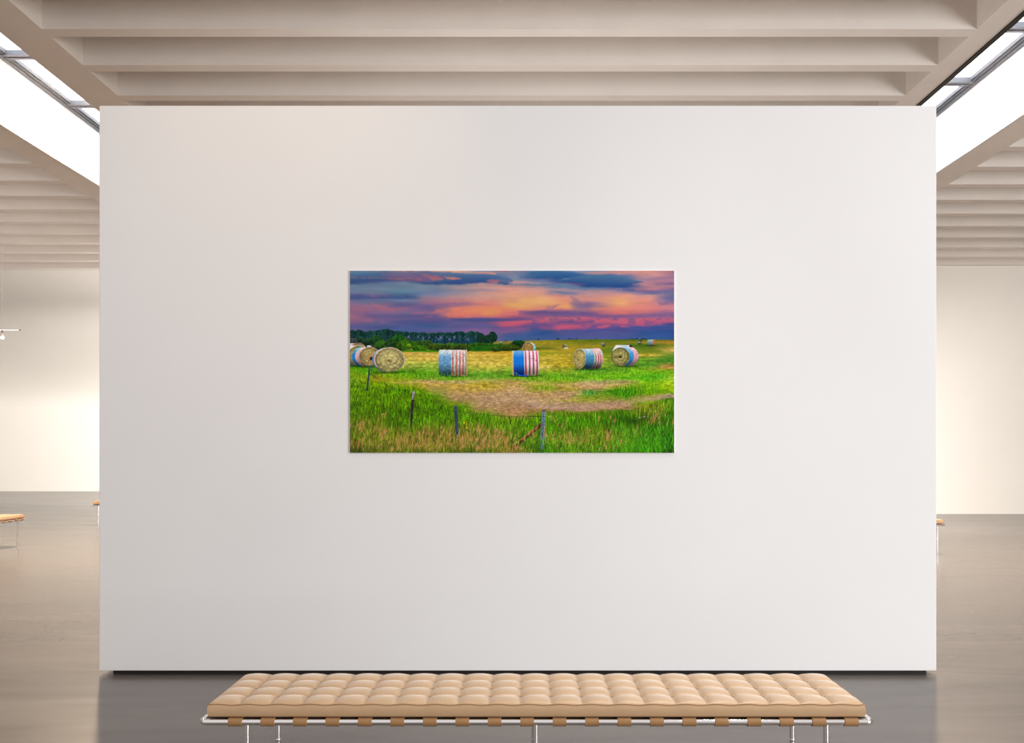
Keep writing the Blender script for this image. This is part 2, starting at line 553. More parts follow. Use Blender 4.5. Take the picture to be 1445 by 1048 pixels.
    cloud([(-5, 34, 39.5), (30, 35, 39.5), (60, 35, 39), (80, 33.5, 39.5), (95, 36, 38)], ((88, 100, 155), (62, 90, 152)), .7, 2, 1)
    cloud([(238, 8, 9), (252, 7.6, 10.6), (260, 8, 9.5)], (70, 105, 155), .8)
    cloud([(258, 10, 12), (264, 1, 13), (285, -2, 12), (312, 0, 11.6), (326, 4, 9), (329, 6, 7)], ((62, 118, 168), (40, 84, 150)), .9, 2, 1.3)
    cloud([(292, 14, 15), (300, 11.5, 17), (318, 7.5, 19.5), (335, 6.3, 22.5), (350, 6.2, 24), (372, 7, 24.4), (390, 9.5, 23.5), (402, 12.5, 19.5), (412, 15, 17.5), (417, 16, 16.6)], ((80, 122, 165), (30, 72, 140)), .95, 1.3, .9)
    cloud([(299, 11, 11.6), (303, 10.6, 12.4), (309, 10.7, 12), (312, 11, 11.3)], (150, 148, 172), .8, .8, .3)
    cloud([(302, 16, 17), (310, 16.5, 20.4), (322, 17.5, 20.8), (334, 18.4, 20)], (138, 82, 140), .7, 1.5)
    cloud([(384, 26, 28), (396, 25.4, 28.4), (405, 27, 28)], (84, 95, 150), .8, 1)
    cloud([(430, 19.6, 20.8), (445, 18.4, 20), (458, 16.8, 19)], (112, 96, 150), .8, 1)
    cloud([(405, 27.5, 29.5), (430, 28, 30), (458, 27.5, 29.5)], (132, 98, 148), .7, 1)
    cloud([(415, 30, 33), (430, 31, 36), (445, 32, 40), (458, 33, 44)], (102, 106, 156), .7, 3)
    cloud([(436, 46.5, 48), (448, 45.5, 48), (458, 45.5, 47.5)], (118, 102, 152), .7, 1.5)
    # coral lights on the upper clouds
    for c in ([(1, 8.6, 10.6), (8, 8.4, 11)], [(15, 9.4, 11), (23, 9.4, 10.8)], [(28, 10, 11), (36, 9.2, 10.8), (44, 9.8, 11.6), (50, 12, 13)],
              [(53, 10.6, 11.8), (60, 10.4, 12.4), (64, 11, 12)], [(66, 11.6, 12.8), (78, 11.6, 13)], [(82, 9.8, 11.2), (88, 9.8, 11.4)],
              [(93, 12, 13.6), (99, 11.8, 14.4), (102, 12.6, 13.8)]):
        cloud([(c[0][0] - 2, c[0][1] + .5, c[0][1] + .6)] + c + [(c[-1][0] + 2, c[-1][1] + .5, c[-1][1] + .6)], (202, 108, 118), .75, 1.2, .5)
    cloud([(100, 4.5, 5.5), (106, 5, 8), (112, 6, 10), (116, 7.5, 15.4), (122, 7.6, 14.8), (130, 9.5, 14), (134, 11, 12)], (216, 108, 114), .8, 2, .9)
    cloud([(102, 10.5, 13), (112, 13, 16), (120, 14.6, 15.6)], (150, 85, 132), .6, 2)
    cloud([(131, 8, 9), (137, 8.6, 12), (146, 9.4, 13), (152, 10, 12.6), (158, 11, 12.2)], (230, 128, 118), .9, 1.1, .6)
    cloud([(113, -1, 1.6), (132, -1, 1.8), (150, -1, 2.4), (158, 0, 3.2), (160, .5, 1)], (238, 172, 146), .9, 1, .5)
    cloud([(171, 4.5, 5), (177, 2.6, 5), (186, 1.4, 4.6), (197, 1.8, 5.4), (206, 3.6, 5.6), (208, 4, 5)], (230, 150, 136), .95, 1, .5)
    cloud([(203, 0, 1), (210, -1, 1.9), (222, -1, 1.2), (226, 0, 1)], (200, 98, 112), .8, 1)
    cloud([(191, 14, 15), (195, 12.4, 16.4), (201, 12, 18.6), (207, 13, 18.4), (212, 13.2, 14.2), (216, 13, 13.8)], (210, 112, 120), .9, 1.2, .8)
    cloud([(224, 16, 18), (232, 15.4, 18.8), (250, 16, 18.6), (266, 17.4, 19), (273, 18, 18.6)], (206, 152, 156), .8, 1.2, .4)
    cloud([(160, 27.8, 28.6), (172, 27, 28.6), (190, 27, 28.4), (205, 28, 28.8), (225, 28.2, 28.8)], (160, 140, 162), .6, .9, .3)
    cloud([(28, 37, 38), (30, 35.8, 38.2), (36, 35.4, 37.8), (42, 36, 37.4)], (214, 104, 124), .75, 1, .5)
    cloud([(46, 36.4, 37), (50, 36, 37.6), (57, 36.2, 37.4)], (196, 106, 130), .6, 1, .5)
    cloud([(71, 35.8, 36.6), (76, 35.6, 36.8)], (186, 106, 128), .6, .8, .4)
    # pink sweeps in the left middle
    cloud([(2, 54, 57), (14, 53, 57.5), (25, 54, 57), (30, 55, 56)], (184, 110, 140), .5, 3)
    cloud([(30, 45, 46), (40, 48, 54), (52, 51, 57.5), (62, 53, 57), (74, 52, 56), (84, 52, 54)], (192, 112, 132), .6, 3)
    cloud([(50, 58, 60), (62, 56.5, 60.5), (74, 58, 61)], (160, 110, 146), .5, 2)
    cloud([(4, 67, 69), (18, 66, 72), (28, 66, 74), (36, 68, 71)], (168, 106, 142), .6, 3)
    cloud([(40, 73.6, 74.4), (48, 71.5, 74), (56, 69.8, 71)], (162, 100, 146), .6, 1.4)
    cloud([(86, 59.6, 60.6), (96, 59.3, 61), (106, 59.5, 60.8)], (190, 108, 134), .7, 1, .3)
    cloud([(104, 65, 66), (111, 63.6, 67), (117, 64, 66)], (188, 104, 136), .7, 1.5)
    # the big glowing cloud
    cloud([(112, 58.6, 60), (118, 58, 60.6), (122, 54.6, 61), (130, 55, 62), (138, 57, 62), (146, 58, 60)], (215, 122, 126), .75, 2, 1)
    cloud([(136, 64, 67), (150, 52, 67.5), (160, 51, 67.5), (200, 51, 66.6), (220, 52, 65.5), (240, 54, 62)], ((236, 136, 112), (234, 122, 112)), .7, 2.5, 1.6)
    cloud([(160, 53, 58), (172, 52, 59), (200, 52, 61), (214, 52, 60)], (240, 152, 100), .55, 3, 1.5)
    cloud([(182, 59.5, 61), (192, 57.5, 63), (206, 57, 62.5), (214, 58, 60)], (242, 160, 92), .6, 2)
    cloud([(214, 46, 49), (224, 44, 51), (240, 46, 54), (256, 49, 55), (266, 50, 52)], (240, 176, 104), .5, 4)
    cloud([(262, 40, 44), (270, 38, 48), (278, 40, 46)], (240, 184, 118), .6, 4)
    cloud([(298, 49, 52), (306, 45, 55), (314, 46, 52)], (240, 164, 108), .6, 3)
    cloud([(376, 40, 46), (384, 38, 53), (392, 40, 50)], (242, 172, 116), .55, 4)
    cloud([(144, 44, 46), (150, 42, 48.5), (158, 43.4, 49), (172, 44, 47), (178, 45, 46)], (150, 112, 150), .6, 2.4)
    cloud([(148, 44.2, 46), (152, 43.8, 46.8), (156, 44.6, 46.2)], (222, 140, 135), .7, 1.2, .5)
    cloud([(140, 67.5, 69), (152, 67, 71.5), (176, 67.2, 72.4), (205, 67.3, 72.4), (222, 68, 71.6), (236, 68.6, 70.8), (250, 68.8, 70)], (78, 84, 146), .85, 1.2, .4)
    # dark inlets in the cloud
    for cu, cv, ru, rv, a_ in ((319, 45, 8, 6, .55), (325, 52, 11, 7, .6), (336, 50, 10, 6, .45), (316, 40, 5, 3, .3)):
        mix(img, (124, 106, 150), a_ * np.exp(-(((U + 3 * ne2 - cu) / ru) ** 2 + ((V + 2.5 * ne2 - cv) / rv) ** 2) ** 1.5))
    cloud([(254, 60, 62), (262, 57.5, 62.4), (276, 56.5, 63), (284, 57.4, 63.4), (300, 58.6, 64), (320, 58, 64), (338, 58, 64), (352, 60, 64)], (110, 86, 144), .8, 2, 1.2)
    cloud([(276, 53, 54), (280, 49, 58), (284, 50, 58), (294, 46.4, 49.4), (300, 45, 47)], (160, 112, 145), .6, 2, 1)
    cloud([(280, 28, 29.4), (290, 28.6, 31.2), (300, 30, 33), (318, 31, 34.6), (324, 33, 34)], (112, 126, 164), .6, 1.5, .7)
    cloud([(274, 32, 33), (284, 32.6, 34.4), (292, 34, 36), (304, 35, 37.6)], (180, 134, 150), .6, 1.6, .6)
    # pink underside bands, lower right
    pk = ((222, 102, 122), (206, 86, 122))
    n2 = ne2
    cloud([(226, 72.6, 79), (238, 70.6, 78.4), (256, 70.2, 75), (272, 69.4, 74), (284, 69, 73.6), (296, 70.6, 72.4)], pk, .62, 1.6, 1.5, n2)
    cloud([(273, 66, 70), (278, 64.6, 71), (284, 64.5, 71.2), (289, 66, 70)], ((222, 104, 124), (222, 110, 118)), .85, 1.8, 1, n2)
    cloud([(292, 66, 70), (300, 64.6, 71.6), (306, 65.6, 71.6), (310, 67, 69)], pk, .65, 1.8, 1.8, n2)
    cloud([(310, 67, 70), (318, 65.4, 72), (330, 64.4, 72.4), (339, 66, 70), (341, 68, 69)], pk, .7, 1.8, 1.8, n2)
    cloud([(285, 80, 82), (291, 77, 83.6), (298, 76, 84.2), (305, 76, 83), (312, 77, 80), (324, 77, 80), (337, 76.6, 80), (341, 77, 79)], ((224, 90, 124), (205, 84, 126)), .85, 1.5, 1.4, n2)
    cloud([(266, 79, 81), (274, 77.6, 83), (282, 79, 82), (284, 80, 81)], (178, 82, 132), .75, 1.5, 1, n2)
    cloud([(226, 84, 87), (240, 80, 86), (256, 80, 83)], (160, 88, 140), .6, 2, 1, n2)
    cloud([(288, 72, 73), (296, 71.4, 73.8), (310, 72.4, 74), (326, 73, 74.4), (346, 71, 73)], (82, 82, 146), .8, 1, .6)
    cloud([(343, 69, 75), (352, 66, 76), (366, 65.4, 75.5), (371, 66, 73), (384, 66, 77.4), (400, 66, 78), (415, 66, 78.6), (424, 66, 76.5), (440, 66, 75), (458, 66, 74)], ((206, 104, 130), (200, 86, 124)), .62, 1.6, 2.6, n2)
    cloud([(347, 79, 81), (352, 77.4, 81.6), (360, 76, 81.4), (368, 76.4, 79), (370, 77, 78)], ((216, 92, 122), (190, 84, 130)), .9, 1.2, .8, n2)
    cloud([(380, 78, 79), (384, 77, 80.2), (392, 77.2, 80), (397, 78, 79.4)], (198, 88, 130), .85, 1, .6, n2)
    cloud([(343, 62.4, 65.4), (380, 61.8, 65), (420, 60, 65), (458, 60, 65)], (134, 92, 143), .55, 2, .6)
    cloud([(412, 79.4, 80.4), (422, 78.6, 80), (436, 77.6, 79), (458, 76.6, 79.5)], (96, 78, 146), .6, 1.2)
    cloud([(396, 82.2, 83), (404, 81.8, 83.2), (420, 82.2, 83)], (112, 92, 156), .6, 1, .4)
    cloud([(290, 84, 87), (296, 84, 91), (304, 84, 90)], (95, 82, 148), .6, 4)
    cloud([(160, 84, 88), (172, 80.4, 88), (180, 82, 88), (190, 86, 88)], (146, 100, 150), .55, 2)
    cloud([(208, 76, 78), (215, 73.4, 79), (224, 71, 79), (232, 71, 76)], (206, 90, 124), .75, 2, 1)
    cloud([(212, 87, 88.6), (218, 85, 88), (228, 82.4, 86)], (178, 92, 138), .6, 2)

    # broken purple scud over the pink undersides
    scud = sm(ne2 + .8 * ne3, .12, .75) * sm(V, 62, 67) * sm(-V, -84, -79) * sm(U, 215, 250)
    mix(img, (100, 84, 146), scud * .55)
    gl = (.07 + .13 * sm(-U, -230, -60) * sm(-V, -60, -10))[..., None]
    img[:] = img * (1 - gl) + gl * (img.mean(-1, keepdims=True) + np.array([-6, 6, 2]))
    for _ in range(1):
        img[:, 1:-1] = (img[:, :-2] + 2 * img[:, 1:-1] + img[:, 2:]) / 4
        img[1:-1] = (img[:-2] + 2 * img[1:-1] + img[2:]) / 4

    # ---- land
    LAND = [
        "96 60 80 30 112 90 150 20 134 70 150 20 140 110 170 15 146 140 165 20 152 110 170 20 160 105 160 20 170 95 150 10 180 88 140 10 190 75 130 10 200 75 130 10 210 85 125 20 220 120 130 40 230 95 125 25 240 105 125 30 250 110 110 35 257 60 70 25",
        "96 60 80 30 112 100 160 30 134 70 140 20 140 80 150 20 147 150 160 30 153 165 160 30 160 110 160 10 170 90 145 10 180 85 140 5 190 80 130 5 200 75 125 5 210 75 115 15 220 100 125 25 230 125 125 40 240 105 130 20 250 125 125 45 257 90 100 30",
        "96 60 80 30 113 120 150 40 115.5 215 180 80 120 198 175 75 125 190 180 75 130 190 190 80 137 160 180 70 141 70 140 20 147 130 175 20 152 140 170 25 158 180 170 70 163 130 165 15 170 70 140 5 180 90 150 5 190 85 145 5 200 55 105 5 210 70 130 5 220 75 130 10 230 110 130 30 240 125 130 40 250 120 120 40 257 95 105 30",
        "96 60 80 30 114 120 160 40 116 215 185 88 125 220 190 80 130 175 190 70 140 130 175 50 146 90 160 20 152 140 170 50 156 205 172 110 162 195 165 70 170 150 165 30 176 90 150 5 185 80 140 5 195 70 130 5 205 75 140 5 220 80 130 15 230 130 130 42 240 125 125 45 250 130 125 40 257 90 105 30",
        "96 60 80 30 112 150 150 40 114 208 180 80 126 205 185 75 138 160 180 60 146 90 155 30 150 110 170 40 154 140 175 50 157 200 175 110 162 200 170 70 168 190 160 70 174 182 148 90 182 172 142 85 188 130 150 30 194 80 140 5 205 75 140 5 215 80 135 10 225 110 130 30 235 130 130 45 245 130 120 45 257 80 100 20",
        "96 130 130 50 99 135 130 55 112 110 120 30 114.5 205 165 55 120 205 175 70 126 205 180 70 131 225 200 90 136 200 190 70 141 160 185 60 146 95 160 35 150 120 170 50 155 175 170 90 160 190 170 50 166 195 170 60 172 190 152 95 180 186 150 112 188 185 150 105 195 165 140 85 200 145 145 50 206 75 140 10 215 75 140 10 225 115 130 38 235 132 132 50 245 140 125 55 257 70 100 20",
        "96 130 130 50 100 140 132 55 112 130 130 30 114 202 162 42 120 205 172 52 126 196 172 55 132 205 185 70 138 150 178 55 145 110 165 40 150 100 160 30 157 188 160 82 165 205 170 105 172 196 160 112 180 196 162 122 190 172 134 90 198 176 132 88 204 180 136 92 209 145 145 48 215 90 150 10 225 90 150 20 235 100 130 30 245 92 122 28 257 130 110 45",
        "97 140 135 30 102 165 145 35 107 140 140 40 110.6 92 112 25 113 185 165 40 118 150 160 35 122 200 175 60 127 180 165 55 132 190 170 55 137 225 200 100 140 140 165 40 144 130 175 40 149 100 165 25 155 140 170 50 158 188 170 80 163 150 165 40 168 152 152 52 173 196 160 95 180 186 150 98 185 192 162 122 190 186 152 126 196 180 142 106 199.5 140 130 40 205 90 140 20 215 80 150 10 225 75 140 10 235 70 140 10 245 75 140 15 257 60 120 15",
        "97 110 120 20 102 140 140 35 107 162 145 40 111 190 160 45 116 160 150 40 122 190 165 45 127 190 165 45 133 180 160 40 138 150 155 40 143 140 170 40 148 90 160 25 152 125 175 30 157 155 175 40 162 190 165 90 167 160 150 50 172 190 152 112 180 190 155 105 184 180 165 62 190 182 146 122 196 172 132 106 201 110 130 30 210 75 145 10 220 60 135 5 230 75 135 15 240 115 130 42 250 90 140 20 257 70 120 20",
        "97 85 110 20 103 130 130 30 107 170 145 40 112 110 130 25 116 110 135 25 120 140 155 30 126 160 165 40 130 185 175 55 136 130 160 40 140 70 140 40 146 110 170 35 152 120 190 25 158 188 165 118 165 205 162 112 171 125 155 62 180 130 160 30 186 165 142 75 190 190 148 122 197 176 132 104 201 130 120 40 207 70 130 5 220 60 130 5 230 90 130 20 240 100 130 30 250 90 140 20 257 70 115 20",
        "97 80 105 20 101 120 125 25 105 130 130 35 110 100 130 30 120 110 140 30 138 100 155 35 143 95 160 25 148 130 195 25 152 100 180 20 157 165 160 90 160 196 165 98 166 140 165 40 170 50 120 5 176 90 145 20 181 150 150 62 185 168 130 98 190 166 128 97 194 170 132 92 198 90 120 20 205 60 130 5 212 38 98 5 220 55 115 5 230 90 120 20 240 110 125 30 250 85 140 15 257 65 110 15",
        "97 85 110 20 101 150 135 40 105 70 110 25 110 100 125 30 116 130 140 35 119 205 170 65 123 110 150 35 130 80 145 35 136 90 150 30 140 120 175 20 145 110 185 20 149 80 165 15 154 100 190 20 160 140 190 20 165 110 175 15 172 110 160 10 178 168 150 80 183 140 158 42 187 120 160 20 192 130 140 30 200 110 130 30 208 80 110 20 216 45 90 10 226 50 95 10 236 40 90 10 246 70 150 10 257 40 100 10",
        "97 100 110 20 101 175 130 45 105 110 125 30 110 200 165 80 113 215 180 95 117 120 150 45 123 80 140 40 128 60 130 30 134 175 130 70 138 180 140 60 142 110 160 20 146 140 190 25 151 170 205 60 157 160 200 30 165 150 180 15 172 120 165 10 177 175 150 125 181 50 110 10 190 80 130 15 205 60 120 15 220 40 110 10 235 20 70 10 245 30 90 10 257 15 50 10",
    ]
    LAND = [[float(t) for t in c.split()] for c in LAND]
    depth = np.clip((V - 97) / 160, 0, 1)
    lu = 12 * fbm(30, 6, 41) * (1 - .3 * depth)
    lv = (.8 + 3.5 * depth) * fbm(16, 5, 43)
    land = grid(LAND, np.clip(U + lu, 0, 457), np.clip(V + lv, 97, 257))
    fine = fbm(5, 1.6, 51, 4)
    fine2 = fbm(2.4, 1.3, 53, 3)
    land *= (1 + (.10 + .10 * sm(V, 108, 130)) * fine + .14 * sm(V, 100, 150) * fine2)[..., None]
    # pale stubble rows on the mown slope
    rows = np.exp(-((np.abs(((V - 108 + 1.2 * fbm(60, 20, 57)) / 5.4) % 1 - .5) - .5) / .16) ** 2)
    k = rows * sm(V, 113, 118) * sm(-V, -146, -138) * sm(U, 40, 90) * sm(-U, -458, -420) * np.clip(.5 + fine, 0, 1)
    land = land + np.array([28, 24, 18]) * k[..., None]
    hor = np.interp(U, [0, 200, 205, 247, 305, 343, 419, 458], [99.5, 99.5, 99.5, 98.7, 97.4, 96.9, 97, 97.5])
    mix_l = sm(V - hor, -.35, .35)[..., None]
    img[:] = img * (1 - mix_l) + land * mix_l

    # ---- far hill dots
    def ell(cu, cv, ru, rv, soft=.6):
        d = np.sqrt(((U - cu) / ru) ** 2 + ((V - cv) / rv) ** 2)
        return sm((1 - d) * np.minimum(ru, rv), -soft * .5, soft * .5)

    for cu, cv, ru, rv in ((266.2, 96.9, 1.3, 1), (292.4, 96.6, 1.4, .8), (294.4, 96.2, 1.3, 1.1), (309.6, 96.3, 1.4, .9), (314, 96.4, .9, .6), (319.8, 96.2, 1.2, .8), (348.2, 96, .8, .8), (220, 98.9, 1, .8), (454.5, 96.8, .9, .6)):
        mix(img, (40, 42, 45), ell(cu, cv, ru, rv, .8) * .9)
    mix(img, (30, 62, 100), sm(np.interp(U, [388, 396, 402, 412, 420, 430], [0, .8, 1.4, 1.9, 1, 0]) * (1 + .4 * vn(2, 2, 61)) - np.abs(96.8 - V), -.2, .6) * (V < 97.2))

    # ---- tree belt on the left
    tn = fbm(4.2, 4.2, 71, 4)
    tn2 = fbm(1.9, 1.9, 73, 3)
    tu = [-5, 0, 6, 13, 18, 24, 30, 37, 44, 50, 57, 62, 67, 75, 85, 95, 105, 115, 120, 130, 145, 150, 154, 160, 165, 170, 174, 180, 186, 189, 192]
    tv = [84, 84, 83.5, 83, 85.5, 86, 85, 84.5, 83.2, 82.6, 82.8, 84.4, 85.6, 86, 86.4, 86.8, 87.6, 88, 87.6, 87.2, 87.6, 86.2, 85.6, 86, 88, 86, 85.2, 86, 87.6, 91, 98]
    top = np.interp(U, tu, tv)
    belt = sm(V - top + 1.5 * tn + .8 * tn2, -.3, .7) * sm(-V, -105, -103) * sm(-U, -193, -190)
    trunk = fbm(1.7, 30, 75, 2)
    tcol = np.stack([22 + 14 * tn2 + 6 * trunk, 62 + 22 * tn2 + 10 * trunk, 58 + 16 * tn2 + 22 * sm(V, 90, 100) + 12 * trunk], -1)
    mix(img, tcol, belt)
    # gaps of sky between the trunks
    gp = np.interp(U, [0, 60, 76, 84, 104, 116, 122, 150, 158, 168, 174, 186], [.15, .1, .7, 1, .9, .6, 1, .9, .7, .9, .2, .1])
    gap = sm(fbm(2.0, 4, 77, 3) + .25 * trunk, .12, .5) * gp * sm(V - top, 4, 6.5) * sm(-(V - top), -13, -9)
    mix(img, (112, 114, 164), gap * belt * .95)
    # the single round tree at the end
    for cu, cv, r in ((201.5, 90.5, 4.6), (204, 93.6, 4.4), (199, 94.5, 4), (193.5, 93.3, 2), (197, 92.5, 3), (203.6, 97.6, 3.4), (197, 99.4, 6), (186, 98.5, 8)):
        mix(img, np.stack([18 + 10 * tn2, 52 + 22 * tn2, 38 + 14 * tn2], -1), ell(cu, cv, r + .8 * tn, r + .8 * tn, 1))
    # grey-green scrub and bushes
    def bush(cu, cv, ru, rv, col, seed=0):
        d = np.sqrt(((U - cu) / ru) ** 2 + ((V - cv) / rv) ** 2) + .18 * tn
        sh = (1 + .38 * tn2 + .22 * tn - .35 * (V - cv) / rv)[..., None]
        mix(img, np.asarray(col, float) * np.clip(sh, .25, 2), sm((1 - d) * min(ru, rv), -.4, .6))

    mix(img, np.stack([38 + 14 * tn, 62 + 18 * tn, 55 + 14 * tn2], -1), sm(V, 95, 98) * sm(-V, -113, -110) * sm(-U, -46, -36) * .8)
    for b_ in ((6, 100, 12, 5, (58, 66, 66)), (16, 99, 7, 6, (30, 62, 42)), (27, 101, 7, 6, (30, 62, 40)), (38, 99, 10, 7.5, (28, 66, 32)), (46, 106, 12, 8, (40, 80, 24)), (58, 103, 9, 8, (34, 62, 30)),
               (69, 99.5, 12, 9.6, (26, 74, 22)), (62, 105, 9, 6, (28, 62, 24)), (80, 102, 9, 6, (44, 84, 20)), (76, 106, 11, 7, (52, 92, 18)), (96, 106, 12, 7, (46, 86, 18)), (84, 107, 4, 4, (92, 140, 22)), (106, 104.5, 11, 7, (42, 72, 26)),
               (100, 109, 12, 4, (56, 104, 14)), (118, 108, 8, 6, (56, 76, 20)), (126, 107.6, 9, 5.5, (50, 76, 18)), (142, 107, 10, 5.8, (52, 80, 22)), (154, 108, 8, 6, (44, 68, 22)), (164, 108.6, 9, 6, (48, 70, 20))):
        bush(*b_)
    gy = sm(V, 103.2, 104.6) * sm(-V, -114, -112.6) * sm(U, 112, 116) * sm(-U, -234, -226)
    mix(img, np.stack([34 + 16 * fine, 98 + 22 * fine, 16 + 6 * fine], -1), gy * sm(U, 168, 173))
    mix(img, (58, 116, 28), sm(V, 103, 103.6) * sm(-V, -105, -104) * sm(U, 116, 124) * sm(-U, -170, -160) * .7)
    for b_ in ((176, 104.8, 7, 3, (44, 92, 14)), (188, 103.6, 6, 2.6, (40, 84, 18)), (197, 104.6, 7, 2.4, (40, 84, 18)), (208, 110, 12, 4.6, (44, 76, 16)), (222, 108.5, 12, 4.6, (54, 80, 16)), (233, 107, 10, 6, (58, 78, 16)), (239, 101.6, 9, 3.6, (16, 60, 26)), (244, 104.6, 5, 4, (20, 56, 22))):
        bush(*b_)
    mix(img, (54, 130, 16), sm(V, 111.4, 112.6) * sm(-V, -115, -113.8) * sm(U, 70, 74) * sm(-U, -128, -122) * .85)
    mix(img, (52, 112, 14), sm(V, 111.6, 112.6) * sm(-V, -114.6, -113.4) * sm(U, 168, 172) * sm(-U, -206, -196) * .7)

    # ---- bales
    straw_n = fbm(1.3, 1.3, 81, 3)

    def bale(cu, cv, ru, rv, L, bands, face=(158, 148, 98), hole=None, ru2=None, dark=.62, rim=None, dv=0.0, mott=.12, hay=True):
        """round face (cu, cv, ru, rv); the wrap runs L units to the right (negative: left).
        bands = (t0, t1, light colour, base colour)"""
        sgn = 1 if L > 0 else -1
        ru2 = ru2 or ru
        s = np.clip((V - cv) / rv, -1, 1)
        e = ru * np.sqrt(1 - s * s)
        s2 = np.clip((V - cv - dv) / rv, -1, 1)
        e2 = ru2 * np.sqrt(1 - s2 * s2)
        u0 = cu + sgn * e
        u1 = cu + L + sgn * e2
        t = (U - u0) / np.where(np.abs(u1 - u0) < .01, .01, u1 - u0)
        inside = sm(rv - np.abs(V - cv - dv * np.clip(t, 0, 1)), -.2, .5) * sm(np.minimum(t * abs(L), (1 - t) * abs(L)), -.4, .3)
        # weak ground contact shade printed under the bale
        mix(img, (28, 62, 14), ell(cu + L * .55, cv + rv + .2, abs(L) * .5 + ru * .9, 1.5, 2) * .75)
        g = np.clip((V - (cv - rv)) / (2 * rv), 0, 1)
        for t0, t1, c0, c1 in bands:
            col = np.asarray(c0, float) * (1 - sm(g, 0, .45))[..., None] + np.asarray(c1, float) * sm(g, 0, .45)[..., None]
            col = col * (1 - dark * sm(g, .45, 1.0))[..., None] * (1 + mott * straw_n + mott * .6 * tn2)[..., None]
            mix(img, col, inside * sm(np.minimum(t - t0, t1 - t) * abs(L), -.3, .3))
        d = np.sqrt(((U - cu) / ru) ** 2 + ((V - cv) / rv) ** 2)
        ang = np.arctan2((V - cv) / rv, (U - cu) / ru)
        sp = np.sin(d * 22 + ang + 1.6 * tn) * .12
        col = np.asarray(face, float) * (1.13 + .8 * sp + .26 * straw_n + .16 * tn2 + .10 * tn - .10 * (V - cv) / rv)[..., None]
        col = col * (1 - .22 * sm(d, .55, .95))[..., None]
        fa = sm((1 - d) * min(ru, rv), -.4, .4)
        if rim is not None:
            mix(img, rim, sm((1.045 - d) * min(ru, rv), -.3, .3) * (V < cv + rv * .55))
        mix(img, col, fa)
        if hole:
            mix(img, hole[3], ell(cu + hole[0], cv + hole[1], hole[2], hole[2] * .9, 1.2) * .8)

    W1, W2 = (244, 242, 246), (214, 205, 205)
    BL, BM = (150, 205, 240), (62, 135, 200)
    # left cluster, back to front
    bale(12, 110.6, 10.5, 8.4, -8, [(0, .5, (235, 195, 195), (200, 150, 140)), (.5, 1, (220, 240, 245), (150, 200, 220))], (138, 130, 82), rim=(210, 160, 145))
    bale(13, 119.5, 15, 14, -9, [(0, 1, (250, 246, 250), (225, 215, 215))], (152, 142, 86), rim=(240, 225, 225))
    mix(img, (235, 240, 240), sm(np.minimum(U - 24.5, 30.2 - U), -.4, .4) * sm(np.minimum(V - 105.6, 109 - V), -.3, .3))
    bale(28.3, 121.5, 14.6, 13.4, -11, [(0, .1, (235, 140, 150), (190, 110, 115)), (.1, .56, (250, 238, 242), (228, 190, 194)), (.56, 1, (150, 222, 244), (44, 138, 214))], (156, 142, 88), rim=(214, 150, 150), dark=.55)
    mix(img, np.array((176, 140, 84.0)) * (1 + .3 * straw_n[..., None]), ell(31, 123.5, 7.6, 7, 2.5) * .7)
    mix(img, (40, 36, 26), ell(31, 124, 3.1, 2.5, 1.4) * .9)
    bale(56.2, 126, 20.6, 17.2, -3.9, [(0, .55, (248, 220, 224), (222, 168, 172)), (.55, 1, (190, 222, 240), (66, 140, 214))], (166, 156, 102), rim=(232, 200, 202), dark=.5)
    mix(img, (112, 84, 40), ell(55.5, 126.8, 3.6, 1.8, 1.6) * .65)
    mix(img, (188, 180, 132), ell(58, 125, 3.2, 1.2, 1.2) * .5)
    # two end-on striped bales

    def drum(ul, ur, vt, vb, bl, br, cols, dark=.7, mott=.12, lean=0.0):
        """bale seen square to its wrap: left and right outlines bow outward by bl, br"""
        vm, hv = (vt + vb) / 2, (vb - vt) / 2
        s = np.clip((V - vm) / hv, -1, 1)
        bow = np.sqrt(1 - (s * .92) ** 2) - .4
        l, r = ul - bl * bow, ur + br * bow
        g = (s + 1) / 2
        mix(img, (26, 60, 14), ell((ul + ur) / 2 + 1, vb, (ur - ul) / 2 + 2, 1.8, 2.2) * .85)
        inside = sm(np.minimum(V - vt, vb - V), -.3, .5) * sm(np.minimum(U - l, r - U), -.4, .4)
        t = (U - l) / (r - l) - lean * (g - .3)
        for t0, t1, c0, c1, c2 in cols:
            a, b_ = sm(g, .02, .32)[..., None], sm(g, .45, 1)[..., None]
            col = (np.asarray(c0, float) * (1 - a) + np.asarray(c1, float) * a) * (1 - b_) + np.asarray(c2, float) * b_
            col = col * (1 + mott * straw_n + mott * tn2)[..., None]
            mix(img, col, inside * sm(np.minimum(t - t0, t1 - t) * (ur - ul), -.35, .35))

    Wc = ((250, 250, 252), (214, 234, 226), (112, 134, 112))
    Rc = ((246, 196, 196), (214, 128, 122), (132, 62, 48))
    drum(126.4, 165.2, 111.7, 148.6, 1.6, 1.2, [
        (-.02, 1.02, *Wc), (-.02, .435, (226, 238, 246), (112, 168, 214), (32, 62, 70)),
        (.455, .52, *Rc), (.585, .655, *Rc), (.705, .775, *Rc), (.82, .885, *Rc), (.93, .96, (236, 150, 160), (206, 100, 110), (130, 40, 40)),
        (.962, 1.03, (222, 200, 140), (206, 186, 116), (170, 150, 84))], mott=.15)
    Wd = ((252, 250, 252), (232, 240, 244), (120, 146, 138))
    Rd = ((244, 110, 156), (226, 40, 92), (140, 6, 30))
    drum(229.4, 265.6, 112.9, 148, 1.4, 1.6, [
        (-.02, 1.02, *Wd), (-.02, .06, (226, 206, 150), (216, 196, 128), (178, 158, 84)), (.06, .455, (104, 180, 240), (22, 124, 232), (6, 34, 100)),
        (.485, .545, *Rd), (.63, .69, *Rd), (.775, .835, *Rd), (.91, .965, *Rd)], mott=.05, lean=.02)
